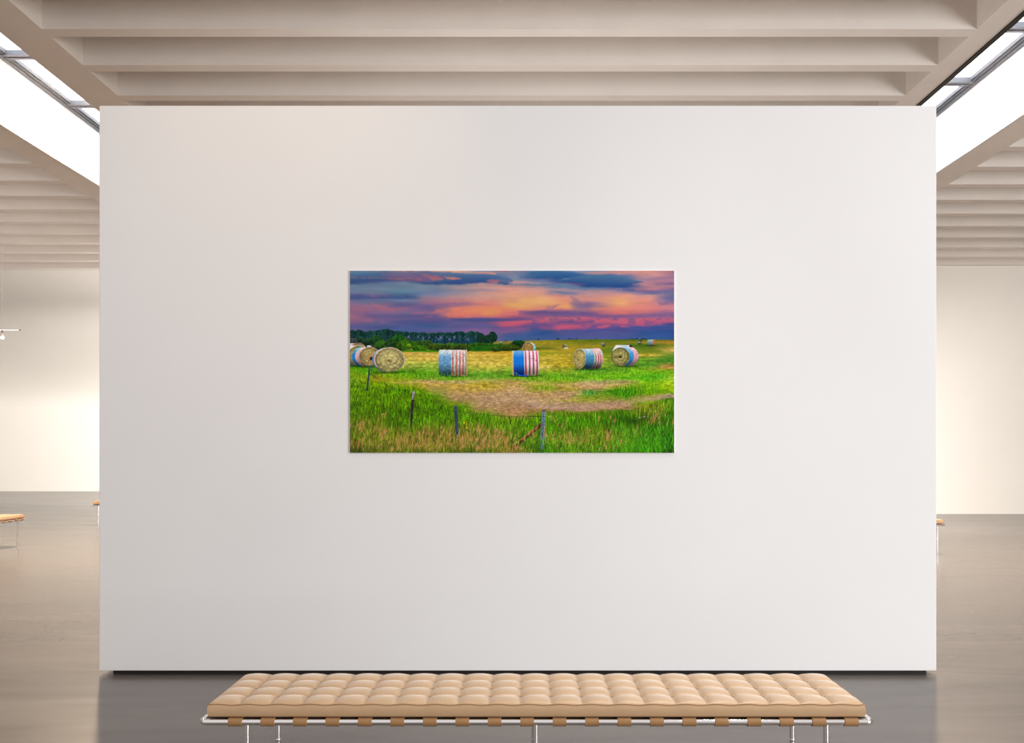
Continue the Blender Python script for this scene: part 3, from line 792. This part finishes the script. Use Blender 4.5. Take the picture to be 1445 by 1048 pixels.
    mix(img, (120, 120, 100), ell(258.5, 124, 2.6, .7, .8) * .8)
    mix(img, (110, 50, 50), ell(262.6, 126.4, .8, 1, .8) * .7)
    mix(img, (20, 92, 220), sm(1.0 - np.abs(V - np.interp(U, [232, 236, 240, 252], [143, 145.6, 147.6, 148.6])), -.2, .5) * sm(np.minimum(U - 232, 250 - U), -.3, .3))
    # the brown one right behind it
    bale(251.4, 108.8, 7.6, 7.4, 3.4, [(0, 1, (222, 240, 238), (140, 206, 204))], (148, 116, 62), rim=(200, 200, 178), dark=.3)
    mix(img, img * 1.0, ell(0, 0, 1, 1))
    drum(229.4, 265.6, 112.9, 148, 1.4, 1.6, [
        (-.02, 1.02, *Wd), (-.02, .06, (226, 206, 150), (216, 196, 128), (178, 158, 84)), (.06, .455, (104, 180, 240), (22, 124, 232), (6, 34, 100)),
        (.485, .545, *Rd), (.63, .69, *Rd), (.775, .835, *Rd), (.91, .965, *Rd)], mott=.05, lean=.02)
    mix(img, (120, 120, 100), ell(258.5, 124, 2.6, .7, .8) * .8)
    mix(img, (110, 50, 50), ell(262.6, 126.4, .8, 1, .8) * .7)
    mix(img, (20, 92, 220), sm(.8 - np.abs(V - np.interp(U, [232, 236, 240, 252], [143, 145.6, 147.6, 148.6])), -.2, .5) * sm(np.minimum(U - 232, 250 - U), -.3, .3))
    # two on the right
    R8 = ((244, 180, 180), (206, 96, 104))
    W8 = ((250, 248, 250), (196, 226, 214))
    bale(324.4, 124.6, 8.3, 14.3, 26.2, [
        (0, .5, (206, 228, 240), (70, 146, 190)), (.5, 1, *W8), (.55, .63, *R8), (.7, .77, *R8), (.82, .885, *R8), (.925, .965, *R8)],
        (158, 142, 84), ru2=7.2, dark=.72, dv=-.9, mott=.14, rim=(206, 205, 180))
    mix(img, (70, 56, 32), ell(322.6, 126, 1.8, 1.6, 1.5) * .6)
    mix(img, (190, 176, 124), ell(322, 131, 3.4, 5.5, 4) * .4)
    cloudy = sm(np.minimum(U - np.interp(V, [104, 112], [376, 371]), 397 - U), -.4, .4) * sm(V - 105, -.3, .4) * sm(-V, -116, -113)
    mix(img, np.stack([236 + 12 * tn2, 238 + 8 * tn2, 238 + 6 * tn2], -1), cloudy)
    mix(img, (160, 205, 235), cloudy * ell(388, 107, 5, 1.6, 1.5) * .6)
    mix(img, (48, 44, 36), ell(396.6, 106.6, 2.4, 1.8, 1))
    bale(381.8, 121.4, 13.2, 13.1, 13.6, [
        (0, .46, (150, 210, 244), (48, 150, 218)), (.46, 1, (246, 214, 222), (222, 166, 176)), (.5, .54, (240, 170, 186), (214, 130, 146)), (.64, .67, (240, 180, 190), (214, 140, 152)), (.78, .81, (240, 186, 196), (206, 146, 156))],
        (140, 132, 76), ru2=12.2, dark=.5, dv=-.6, mott=.12)
    mix(img, (52, 46, 26), ell(381.5, 121.3, 2.3, 1.8, 1.4) * .9)
    mix(img, (196, 176, 118), ell(382.4, 124.6, 3, 1.4, 1.2) * .7)
    mix(img, (60, 54, 30), ell(375.4, 121.6, 1.3, 1.3, 1) * .6)
    # far little bales
    TL, TM = (190, 206, 208), (120, 148, 152)
    bale(301.4, 106.3, 1.6, 2, 2.6, [(0, 1, TL, TM)], (112, 82, 48), dark=.4)
    mix(img, (236, 230, 214), sm(np.minimum(U - 302, 307.8 - U), -.3, .3) * sm(np.minimum(V - 108.4, 110 - V), -.3, .3))
    bale(359.6, 103.7, 1.1, 2, -3, [(0, 1, TL, TM)], (70, 74, 66), dark=.4)
    bale(411.2, 96.9, 1, 1.5, -2.6, [(0, 1, (150, 165, 180), (80, 100, 120))], (70, 54, 50), dark=.4)
    bale(410.6, 101.2, 1, 1.4, -3, [(0, 1, (190, 205, 215), (126, 150, 158))], (110, 92, 66), dark=.4)
    bale(430.4, 101.1, 2.1, 3.9, -10.4, [(0, .84, (176, 196, 200), (122, 150, 152)), (0, .12, (214, 190, 150), (190, 150, 100))], (150, 104, 60), dark=.35)
    bale(214, 101.3, .8, 1.2, -2, [(0, 1, (176, 206, 206), (130, 176, 176))], (120, 150, 140), dark=.2)

    # ---- meadow blades
    def stroke(n, u0, v0, length, lean, col, alpha, width, seed, curve=0.0):
        r = RS(seed)
        K = max(3, int(max(np.max(np.abs(length)), .8 * np.max(np.abs(lean))) * S * 1.15))
        curve = np.broadcast_to(curve, np.shape(u0))
        lean = np.broadcast_to(lean, np.shape(u0))
        for k in range(K):
            f = k / (K - 1)
            uu = u0 + lean * f + curve * f * f
            vv = v0 - length * f
            x = (uu * S).astype(int)
            y = (vv * S).astype(int)
            a = alpha * (1 - .35 * f)
            for dx in range(width if f < .7 else max(1, width - 1)):
                xx = x + dx
                ok = (xx >= 0) & (xx < nx) & (y >= 0) & (y < ny)
                i, j = y[ok], xx[ok]
                aa = a[ok][:, None]
                img[i, j] = img[i, j] * (1 - aa) + col[ok] * aa

    r = RS(5)
    edge_u = [0, 30, 60, 90, 113, 122, 135, 150, 165, 180, 200, 229, 262, 275, 300, 330, 343, 380, 400, 420, 440, 458]
    edge_v = [148, 156, 158, 166, 178, 180, 190, 193, 197, 200, 206, 209, 208, 200, 201, 203, 200, 199, 197, 190, 186, 182]
    for rep in range(5):
        n = 5200
        u0 = r.rand(n) * 470 - 6
        lo = np.interp(u0, edge_u, edge_v)
        v0 = lo + (262 - lo) * np.sort(r.rand(n)) ** (.9) + 2
        ln = 2.5 + 7.5 * np.clip((v0 - 150) / 107, 0, 1) * (.5 + r.rand(n))
        ix = np.clip((u0 * S).astype(int), 0, nx - 1)
        iy = np.clip((v0 * S).astype(int), 0, ny - 1)
        basec = land[iy, ix]
        shade = np.exp(r.randn(n) * .30)
        col = basec * shade[:, None]
        warm = r.rand(n)[:, None]
        col = col * (1 - .25 * (warm > .75)) + np.array([150, 165, 25]) * .25 * (warm > .75)
        dk = (r.rand(n) < .11)[:, None]
        col = np.where(dk, np.array([22, 64, 8.0]), col * .88 + np.array([15, 13, 4.0]))
        stroke(n, u0, v0, ln, (r.rand(n) - .35) * ln * .45, np.clip(col, 0, 245), .45 + .4 * r.rand(n), 1 + (rep % 2), 100 + rep, (r.rand(n) - .5) * 2)
    # green tufts out in the stubble
    for cu, cv, ru, rv, n, c in ((394, 171, 18, 9, 420, (58, 128, 10)), (420, 166, 16, 7, 260, (100, 165, 14)), (432, 149, 22, 5, 260, (70, 160, 20)), (338, 172, 10, 3, 90, (64, 140, 50)), (276, 165, 12, 3, 100, (110, 160, 24)), (330, 201, 2, 1, 8, (60, 140, 20)), (150, 151, 60, 3, 260, (90, 165, 24)), (300, 150, 70, 6, 500, (96, 168, 26)), (385, 145, 60, 6, 480, (100, 175, 26)), (90, 147, 50, 5, 360, (84, 160, 20)), (20, 143, 26, 5, 260, (84, 165, 18))):
        u0 = cu + ru * r.randn(n) * .55
        v0 = cv + rv * r.randn(n) * .5 + 2
        ln = 2.0 + 4.5 * r.rand(n) * (1 if cv > 155 else .55)
        col = np.array(c, float)[None] * np.exp(r.randn(n, 1) * .4)
        stroke(n, u0, v0, ln, (r.rand(n) - .4) * 1.6, np.clip(col, 0, 240), .4 + .4 * r.rand(n), 1, 7)
    # dry swath fibres
    n = 5200
    u0 = 110 + r.rand(n) * 340
    cen = np.interp(u0, [110, 150, 200, 260, 300, 343, 380, 420, 458], [166, 176, 184, 186, 190, 191, 189, 181, 177])
    wid = np.interp(u0, [110, 150, 200, 260, 300, 343, 380, 420, 458], [6, 10, 17, 14, 8, 6, 5, 3, 2.4])
    v0 = cen + wid * r.randn(n) * .6
    ln = (r.rand(n) - .5) * 1.6
    tone = r.rand(n)[:, None]
    col = np.where(tone < .3, np.array([122, 92, 74.0]), np.where(tone < .7, np.array([206, 170, 134.0]), np.array([226, 196, 160.0])))
    edge = np.interp(u0, edge_u, edge_v)
    keep = v0 < edge + 1
    stroke(keep, u0[keep], v0[keep], ln[keep], (1.2 + 2 * r.rand(keep.sum())), col[keep], .22 + .3 * r.rand(keep.sum()), 1, 8)

    # ---- fence: wires, posts, brace
    def line(pts, w, col, a=1.0, soft=.5, tex=0.0):
        p = np.array(pts, float)
        best = np.full(U.shape, 1e9)
        for (x0, y0, w0), (x1, y1, w1) in zip(np.c_[p, w][:-1], np.c_[p, w][1:]):
            dx, dy = x1 - x0, y1 - y0
            t = np.clip(((U - x0) * dx + (V - y0) * dy) / (dx * dx + dy * dy), 0, 1)
            d = np.hypot(U - x0 - t * dx, V - y0 - t * dy) - (w0 + (w1 - w0) * t)
            best = np.minimum(best, d)
        f = sm(-best, -soft * .5, soft * .5) * a
        c = np.asarray(col, float)
        mix(img, c * (1 + tex * fbm(1.2, 7, 91, 3) + tex * .6 * straw_n)[..., None], f)

    wr = (62, 54, 40)
    line([(30, 146), (36, 150), (46, 157), (60, 166), (72, 176), (84, 188)], [.35] * 6, wr, .55)
    line([(90.5, 190), (100, 196), (110, 201), (116, 205)], [.4] * 4, wr, .6)
    line([(0, 150), (10, 154), (24, 159)], [.3] * 3, wr, .45)
    line([(31, 146), (35, 150)], [.9, .7], (96, 84, 66), .7)
    line([(133, 197.5), (150, 199), (190, 203), (229, 206.2), (268, 205.4)], [.35] * 5, wr, .6)
    line([(255, 205.5), (268, 205.4)], [.7] * 2, (50, 42, 34), .6)
    line([(155, 219), (176, 219.6)], [.3, .3], wr, .5)
    line([(28.2, 134.6), (24.4, 168.5)], [1.15, 1.1], (44, 66, 76), 1, .8, .2)
    line([(28.6, 134.6), (28.0, 140)], [.5, .5], (130, 145, 152), .5)
    line([(89.6, 171.4), (87.6, 199), (86.4, 220)], [1.9, 1.8, 1.2], (58, 46, 48), 1, .8, .4)
    line([(89.9, 171.2), (88.6, 181)], [1.6, 1.1], (192, 178, 196), .95, 1, .25)
    line([(88.4, 174.4), (89.2, 174.6)], [.7, .5], (112, 66, 60), .8)
    line([(149.6, 193), (151.4, 236)], [2.5, 2.3], (58, 74, 86), 1, .8, .38)
    line([(147.4, 191.2), (151.8, 190.9)], [.5, .5], (96, 104, 104), .9)
    line([(268.6, 217.6), (254, 231), (229, 250)], [2.4, 2.5, 2.2], (86, 48, 34), 1, .8, .5)
    line([(266, 218.6), (250, 232), (231, 246)], [.7, .8, .6], (186, 124, 78), .8, .8, .4)
    line([(274, 199.6), (272.6, 224), (271, 250)], [2.7, 3.2, 2.4], (96, 118, 128), 1, .8, .35)
    line([(275.4, 199), (274.6, 220)], [.8, .8], (142, 158, 168), .6, .8, .3)
    line([(271.2, 197.4), (276.4, 196.6)], [.8, .6], (62, 62, 48), .9)
    line([(270, 218), (275.6, 218)], [.5, .5], (60, 66, 66), .8)
    line([(270.6, 206), (276.4, 206)], [.35, .35], (46, 52, 56), .8)

    # ---- seed heads and the foremost blades, over the posts' feet
    n = 2600
    u0 = r.rand(n) * 460
    v0 = 232 + 28 * np.sqrt(r.rand(n))
    ix = np.clip((u0 * S).astype(int), 0, nx - 1)
    iy = np.clip((v0 * S).astype(int), 0, ny - 1)
    col = land[iy, ix] * np.exp(r.randn(n, 1) * .4)
    stroke(n, u0, v0, 3 + 6 * r.rand(n), (r.rand(n) - .35) * 3, np.clip(col, 0, 240), .5 + .3 * r.rand(n), 1, 11)
    heads = []
    for cu, cv, su, sv, n in ((14, 220, 10, 7, 16), (48, 208, 6, 5, 7), (38, 224, 16, 7, 12), (48, 234, 9, 6, 14), (75, 236, 14, 6, 16), (106, 234, 10, 7, 16), (90, 246, 40, 7, 46), (135, 234, 14, 7, 16), (155, 236, 12, 6, 14), (185, 225, 8, 5, 10), (185, 238, 24, 7, 34), (205, 230, 10, 7, 14), (215, 240, 14, 8, 22), (170, 249, 60, 5, 50),
                              (233, 248, 8, 7, 12), (257, 232, 8, 10, 12), (275, 232, 4, 8, 6), (290, 212, 5, 6, 5), (303, 222, 4, 6, 5), (286, 238, 10, 10, 9), (312, 240, 8, 8, 14), (335, 236, 8, 10, 10), (352, 212, 3, 4, 2), (369, 212, 4, 4, 4), (365, 233, 8, 8, 14), (376, 240, 10, 8, 8), (390, 240, 6, 8, 5), (407, 224, 6, 8, 8), (428, 212, 8, 8, 9), (438, 206, 10, 6, 6), (418, 236, 3, 4, 2), (452, 212, 4, 6, 3), (20, 244, 22, 7, 18), (360, 250, 14, 4, 8)):
        for _ in range(n):
            heads.append((cu + su * r.randn() * .6, cv + sv * r.randn() * .6))
    hd = np.array(heads)
    n = len(hd)
    ln = 2.5 + 3.5 * r.rand(n)
    lean = (r.rand(n) - .15) * 2.6
    stem = np.tile(np.array([[150, 140, 60.0]]), (n, 1))
    stroke(n, hd[:, 0] - lean * .6, hd[:, 1] + 7, np.full(n, 7.0), lean * .6, stem, np.full(n, .5), 1, 12)
    tones = np.array([[208, 152, 96], [196, 132, 70], [222, 176, 122], [176, 112, 58.0]])
    for q in range(4):
        j = r.randn(n, 2) * np.array([.55, .7])
        stroke(n, hd[:, 0] + j[:, 0], hd[:, 1] + j[:, 1], ln, lean, tones[r.randint(0, 4, n)], np.full(n, .62), 1, 13 + q)
    for cu, cv, rr in ((161.5, 214.2, 1.3), (165.2, 221.4, 1.1)):
        mix(img, (246, 206, 24), ell(cu, cv, rr, rr, .6))
    for cu, cv, rr in ((408.6, 207.4, .9), (415.8, 205.6, .9), (413.6, 206.4, .7), (420.4, 206.2, .6), (422.6, 218.6, .6)):
        mix(img, (206, 186, 226), ell(cu, cv, rr, rr * .8, .6) * .9)
    # dark hollows in the long grass, right
    for cu, cv, ru, rv in ((399, 212, 8, 5), (424, 224, 8, 6), (446, 234, 10, 8), (418, 238, 8, 7)):
        d = ((U - cu) / ru) ** 2 + ((V - cv) / rv) ** 2
        mix(img, (12, 44, 8), np.exp(-d * 1.2) * (.45 + .3 * fine2))
    u0 = r.rand(900) * 90 + 370
    v0 = 222 + 36 * r.rand(900)
    col = np.array([70, 160, 24.0])[None] * np.exp(r.randn(900, 1) * .35)
    stroke(900, u0, v0, 4 + 7 * r.rand(900), (r.rand(900) - .5) * 6, np.clip(col, 0, 240), .3 + .4 * r.rand(900), 1, 19, (r.rand(900) - .5) * 5)

    img = np.clip(img, 0, 255) / 255.0
    return np.where(img <= .04045, img / 12.92, ((img + .055) / 1.055) ** 2.4)
# ------------------------------------------------------------------ benches
def make_bench(length, depth, ncol, nrow, nstrap, label, cat, group=None, leg_x=None):
    """origin on the floor at the middle of the front rail; depth runs to +y"""
    t = thing('leather_bench', label, cat, group=group)
    L2 = length / 2
    rz, rr = .352, .0104
    # chrome rails: a rounded rectangle of tube
    bm = bmesh.new()
    pts = []
    cr = .016
    for cx, cy, a0 in ((L2 - cr, cr, -90), (L2 - cr, depth - cr, 0), (-L2 + cr, depth - cr, 90), (-L2 + cr, cr, 180)):
        for k in range(7):
            a = math.radians(a0 + 15 * k)
            pts.append((cx + cr * math.cos(a), cy + cr * math.sin(a), rz))
    tube(bm, pts, rr, 20, closed=True)
    mesh_obj('rail', bm, M_CHROME, t, 60)
    # legs
    for lx in leg_x:
        for y in (.003, depth - .003):
            bm = bmesh.new()
            tube(bm, [(lx, y, 0), (lx, y, rz - .004)], .0092, 18)
            g = mesh_obj('leg', bm, M_CHROME, t, 50)
            bm = bmesh.new()
            tube(bm, [(lx, y, 0), (lx, y, .004), (lx, y, .008)], [.0125, .0125, .0094], 18)
            mesh_obj('foot', bm, M_CHROME, g, 50)
            bm = bmesh.new()
            tube(bm, [(lx, y, .172), (lx, y, .174), (lx, y, .180), (lx, y, .182)], [.0093, .0101, .0101, .0093], 18)
            mesh_obj('joint_ring', bm, M_CHROME, g, 50)
    # leather straps: each wraps round both rails
    pitch = (length - .17) / (nstrap - 1) if nstrap > 1 else 0
    sw = .0435
    for i in range(nstrap):
        x = -L2 + .1085 + i * .1040 if nstrap == 20 else -L2 + .085 + i * pitch
        bm = bmesh.new()
        th = .0032
        R = rr + .0002
        prof = []
        n = 14
        # outer path: along the top, round the front rail, back below a little; same at the back rail
        path = [(.06, rz - R - .001)]
        for k in range(n + 1):
            a = math.radians(-90 - 180 * k / n)
            path.append((R * math.cos(a) * 1.0, rz + R * math.sin(a)))
        path.append((depth * .5, rz + R))
        for k in range(n + 1):
            a = math.radians(90 - 180 * k / n)
            path.append((depth + R * math.cos(a), rz + R * math.sin(a)))
        path.append((depth - .06, rz - R - .001))
        # thicken outwards
        out = []
        for k, p in enumerate(path):
            a = Vector(path[max(0, k - 1)])
            b = Vector(path[min(len(path) - 1, k + 1)])
            tt = (b - a).normalized()
            nn = Vector((-tt.y, tt.x))
            out.append((p[0] + nn.x * th, p[1] + nn.y * th))
        rings = []
        for xx in (x - sw / 2, x + sw / 2):
            rings.append(([bm.verts.new((xx, p[0], p[1])) for p in path], [bm.verts.new((xx, p[0], p[1])) for p in out]))
        (a0, b0), (a1, b1) = rings
        m = len(path)
        for k in range(m - 1):
            bm.faces.new((a0[k], a0[k + 1], a1[k + 1], a1[k]))
            bm.faces.new((b0[k], b1[k], b1[k + 1], b0[k + 1]))
            bm.faces.new((a0[k], b0[k], b0[k + 1], a0[k + 1]))
            bm.faces.new((a1[k], a1[k + 1], b1[k + 1], b1[k]))
        for k in (0, m - 1):
            bm.faces.new((a0[k], a1[k], b1[k], b0[k]))
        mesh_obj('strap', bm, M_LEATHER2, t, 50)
    # added black sheet that stands in for the shade under the cushion
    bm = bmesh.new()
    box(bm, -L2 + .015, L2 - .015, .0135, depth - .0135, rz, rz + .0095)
    mesh_obj('shade_panel', bm, M_DARK, t)
    # tufted cushion
    cl = length - .045
    x0, x1 = -cl / 2, cl / 2
    cy0, cy1 = -.001, depth + .006
    zb, zt = .3685, .4085
    bm = bmesh.new()
    sub = 12
    nx, ny = ncol * sub, nrow * sub
    rows = []
    dx, dy = (x1 - x0) / ncol, (cy1 - cy0) / nrow
    dome = .0135
    for j in range(ny + 1):
        row = []
        v = j / sub
        for i in range(nx + 1):
            u = i / sub
            fu, fv = u - math.floor(u), v - math.floor(v)
            # distance to the nearest seam, rounded pillow section
            su = abs(math.sin(math.pi * u)) ** .42
            sv = abs(math.sin(math.pi * v)) ** .42
            h = dome * su * sv
            # buttons where seams cross pull down
            du, dv = min(fu, 1 - fu) * dx, min(fv, 1 - fv) * dy
            inner = 0 < round(u) < ncol and 0 < round(v) < nrow
            if inner:
                h -= .004 * math.exp(-(du * du + dv * dv) / (2 * .010 ** 2))
            # seams stay level at the outer edge
            e = min(i, nx - i, j, ny - j)
            z = zt + h * (1 if e > 0 else 0)
            edge_wave = .0018 * math.sin(math.pi * 2 * u) if j == 0 or j == ny else 0
            row.append(bm.verts.new((x0 + u * dx, cy0 + v * dy, z + edge_wave)))
        rows.append(row)
    for j in range(ny):
        for i in range(nx):
            bm.faces.new((rows[j][i], rows[j][i + 1], rows[j + 1][i + 1], rows[j + 1][i]))
    # side band: bulging border down to a flat base
    loop = [rows[0][i] for i in range(nx + 1)] + [rows[j][nx] for j in range(1, ny + 1)] + \
           [rows[ny][i] for i in range(nx - 1, -1, -1)] + [rows[j][0] for j in range(ny - 1, 0, -1)]
    c = Vector(((x0 + x1) / 2, (cy0 + cy1) / 2, 0))
    prev = loop
    K = 6
    for k in range(1, K + 1):
        f = k / K
        bul = .005 * math.sin(math.pi * f) ** .7
        cur = []
        for v in loop:
            ox = -1 if v.co.x <= x0 + 1e-6 else (1 if v.co.x >= x1 - 1e-6 else 0)
            oy = -1 if v.co.y <= cy0 + 1e-6 else (1 if v.co.y >= cy1 - 1e-6 else 0)
            cur.append(bm.verts.new((v.co.x + ox * bul, v.co.y + oy * bul, v.co.z + (zb - v.co.z) * f)))
        for q in range(len(loop)):
            r = (q + 1) % len(loop)
            bm.faces.new((prev[q], prev[r], cur[r], cur[q]))
        prev = cur
    bm.faces.new(prev)
    cu = mesh_obj('cushion', bm, M_LEATHER, t, 50)
    bm = bmesh.new()
    n = 40
    for zz, rad in ((zt - .0005, .0016), (zb + .0025, .0016)):
        pts = []
        wave = .0018 if zz > .4 else 0
        N_ = ncol * 6
        for i in range(N_):
            pts.append((x0 + (x1 - x0) * i / N_, cy0 - .001, zz + wave * math.sin(2 * math.pi * ncol * i / N_)))
        for j in range(8):
            pts.append((x1 + .001, cy0 + (cy1 - cy0) * j / 8, zz))
        for i in range(N_):
            pts.append((x1 + (x0 - x1) * i / N_, cy1 + .001, zz))
        for j in range(8):
            pts.append((x0 - .001, cy1 + (cy0 - cy1) * j / 8, zz))
        tube(bm, pts, rad, 8, closed=True)
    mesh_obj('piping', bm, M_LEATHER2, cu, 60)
    bm = bmesh.new()
    for i in range(1, ncol):
        xx = x0 + dx * i
        tube(bm, [(xx, cy0 + (cy1 - cy0) * q / 16, zt + .0001) for q in range(17)], .0009, 6)
    for j in range(1, nrow):
        yy = cy0 + dy * j
        tube(bm, [(x0 + (x1 - x0) * q / 40, yy, zt + .0001) for q in range(41)], .0009, 6)
    mesh_obj('seam_stitching', bm, M_LEATHER, cu, 60)
    return t


D0 = 2.971                                       # the near bench's front rail
xa, xb = (285 - VX) / F * D0, (1229 - VX) / F * D0
cxm = (xa + xb) / 2
near = make_bench(xb - xa, .384, 21, 4, 20,
                  'long tan leather bench with tufted cushion on chrome legs in front of the display wall', 'bench',
                  leg_x=[(px - VX) / F * D0 - cxm for px in (348, 755.5, 1166)])
near.location = (cxm, D0, 0)

BL = 1.95
G = 'tan leather benches farther back in the gallery'
far1 = make_bench(BL, .52, 15, 4, 14, 'tan leather bench standing alone on the open floor at far left below the hanging lamp', 'bench', G,
                  leg_x=(-BL / 2 + .18, BL / 2 - .18))
c = P(35.5, 732.5, 11.9)
ang = math.radians(90)
far1.location = (0, 0, 0)
far1.rotation_euler = (0, 0, ang)
e = Matrix.Rotation(ang, 3, 'Z') @ Vector((BL / 2, 0, 0))
far1.location = (c.x - e.x, c.y - e.y, 0)
dup(far1, (P(130.2, 712, 15.0).x + .53, 15.0 + BL / 2, 0), math.radians(90),
    'tan leather bench behind the left edge of the display wall, only one end showing', G)
dup(far1, (P(1333, 746, 10.9).x, 10.9 + BL / 2, 0), math.radians(90),
    'tan leather bench behind the right edge of the display wall, only one end showing', G)

# ------------------------------------------------------------------ hanging lamp, far left
dl = 16.25
top = P(3.4, 345, dl)
bar = P(3.4, 465.5, dl)
t = thing('pendant_lamp', 'thin white bar lamp with one glowing bulb hanging at far left', 'lamp', (bar.x, dl, bar.z))
bm = bmesh.new()
tube(bm, [(0, 0, 0), (0, 0, CZ - bar.z + .02)], .004, 8)
mesh_obj('cord', bm, plain('grey_cord', (.72, .66, .6), .7), t, 60)
bm = bmesh.new()
xr = (28 - 3.4) / F * dl
tube(bm, [(-.9, 0, 0), (xr, 0, 0)], .0085, 14)
arm = mesh_obj('crossbar', bm, M_TUBE, t, 60)
bm = bmesh.new()
tube(bm, [(xr - .012, 0, 0), (xr + .012, 0, 0)], .0105, 14)
mesh_obj('end_cap', bm, M_ALU, arm, 60)
bm = bmesh.new()
tube(bm, [(0, 0, -.006), (0, 0, -.02), (0, 0, -.024), (0, 0, -.045)], [.017, .017, .011, .009], 16)
mesh_obj('clamp', bm, M_ALU, t, 50)
bm = bmesh.new()
tube(bm, [(0, 0, -.045), (0, 0, -.05), (0, 0, -.09), (0, 0, -.095), (0, 0, -.105)], [.014, .021, .021, .018, .015], 18)
mesh_obj('socket', bm, M_BRASS, t, 50)
bm = bmesh.new()
bmesh.ops.create_uvsphere(bm, u_segments=20, v_segments=14, radius=.031)
for v in bm.verts:
    if v.co.z > 0:
        v.co.x *= 1 - .35 * (v.co.z / .031) ** 2
        v.co.y *= 1 - .35 * (v.co.z / .031) ** 2
    v.co.z -= .132
mesh_obj('bulb', bm, M_BULB, t, 80)

# ------------------------------------------------------------------ the print on the display wall
p0 = P(494, 382, DW)
p1 = P(951.3, 639, DW)
pw, ph = p1.x - p0.x, p0.z - p1.z
t = thing('picture_print', 'frameless landscape print of painted hay bales under a pink sunset on white display wall',
          'picture', (p0.x, DW, p1.z))
bm = bmesh.new()
box(bm, 0, pw, -.009, -.0005, 0, ph, bevel=.001)
mesh_obj('panel', bm, M_WHITE, t)
img = paint(NX, NY)                                # linear RGB rows from the top
xs = np.linspace(.0012, pw - .0012, NX)
zs = np.linspace(ph - .0012, .0012, NY)
X, Z = np.meshgrid(xs, zs)
co = np.stack([X, np.full_like(X, -.0095), Z], -1).reshape(-1, 3).astype(np.float32)
ii = np.arange(NX * NY).reshape(NY, NX)
quads = np.stack([ii[:-1, :-1], ii[1:, :-1], ii[1:, 1:], ii[:-1, 1:]], -1).reshape(-1, 4)
me = bpy.data.meshes.new('printed_face')
me.vertices.add(NX * NY)
me.vertices.foreach_set('co', co.ravel())
nf = len(quads)
me.loops.add(nf * 4)
me.loops.foreach_set('vertex_index', quads.astype(np.int32).ravel())
me.polygons.add(nf)
me.polygons.foreach_set('loop_start', np.arange(0, nf * 4, 4, dtype=np.int32))
me.update(calc_edges=True)
ca = me.color_attributes.new('ink', 'FLOAT_COLOR', 'POINT')
rgba = np.ones((NX * NY, 4), np.float32)
rgba[:, :3] = np.clip(img.reshape(-1, 3) * INK_GAIN, 0, 1)
ca.data.foreach_set('color', rgba.ravel())
m, nt, b, N = new_mat('printed_ink')
at = N.new('ShaderNodeAttribute')
at.attribute_name = 'ink'
nt.links.new(at.outputs['Color'], b.inputs['Base Color'])
b.inputs['Roughness'].default_value = .7
b.inputs['Specular IOR Level'].default_value = .05
me.materials.append(m)
face = bpy.data.objects.new('printed_face', me)
COL.objects.link(face)
face.parent = t
face['label'] = 'printed landscape of striped hay bales, grass and pink clouds'
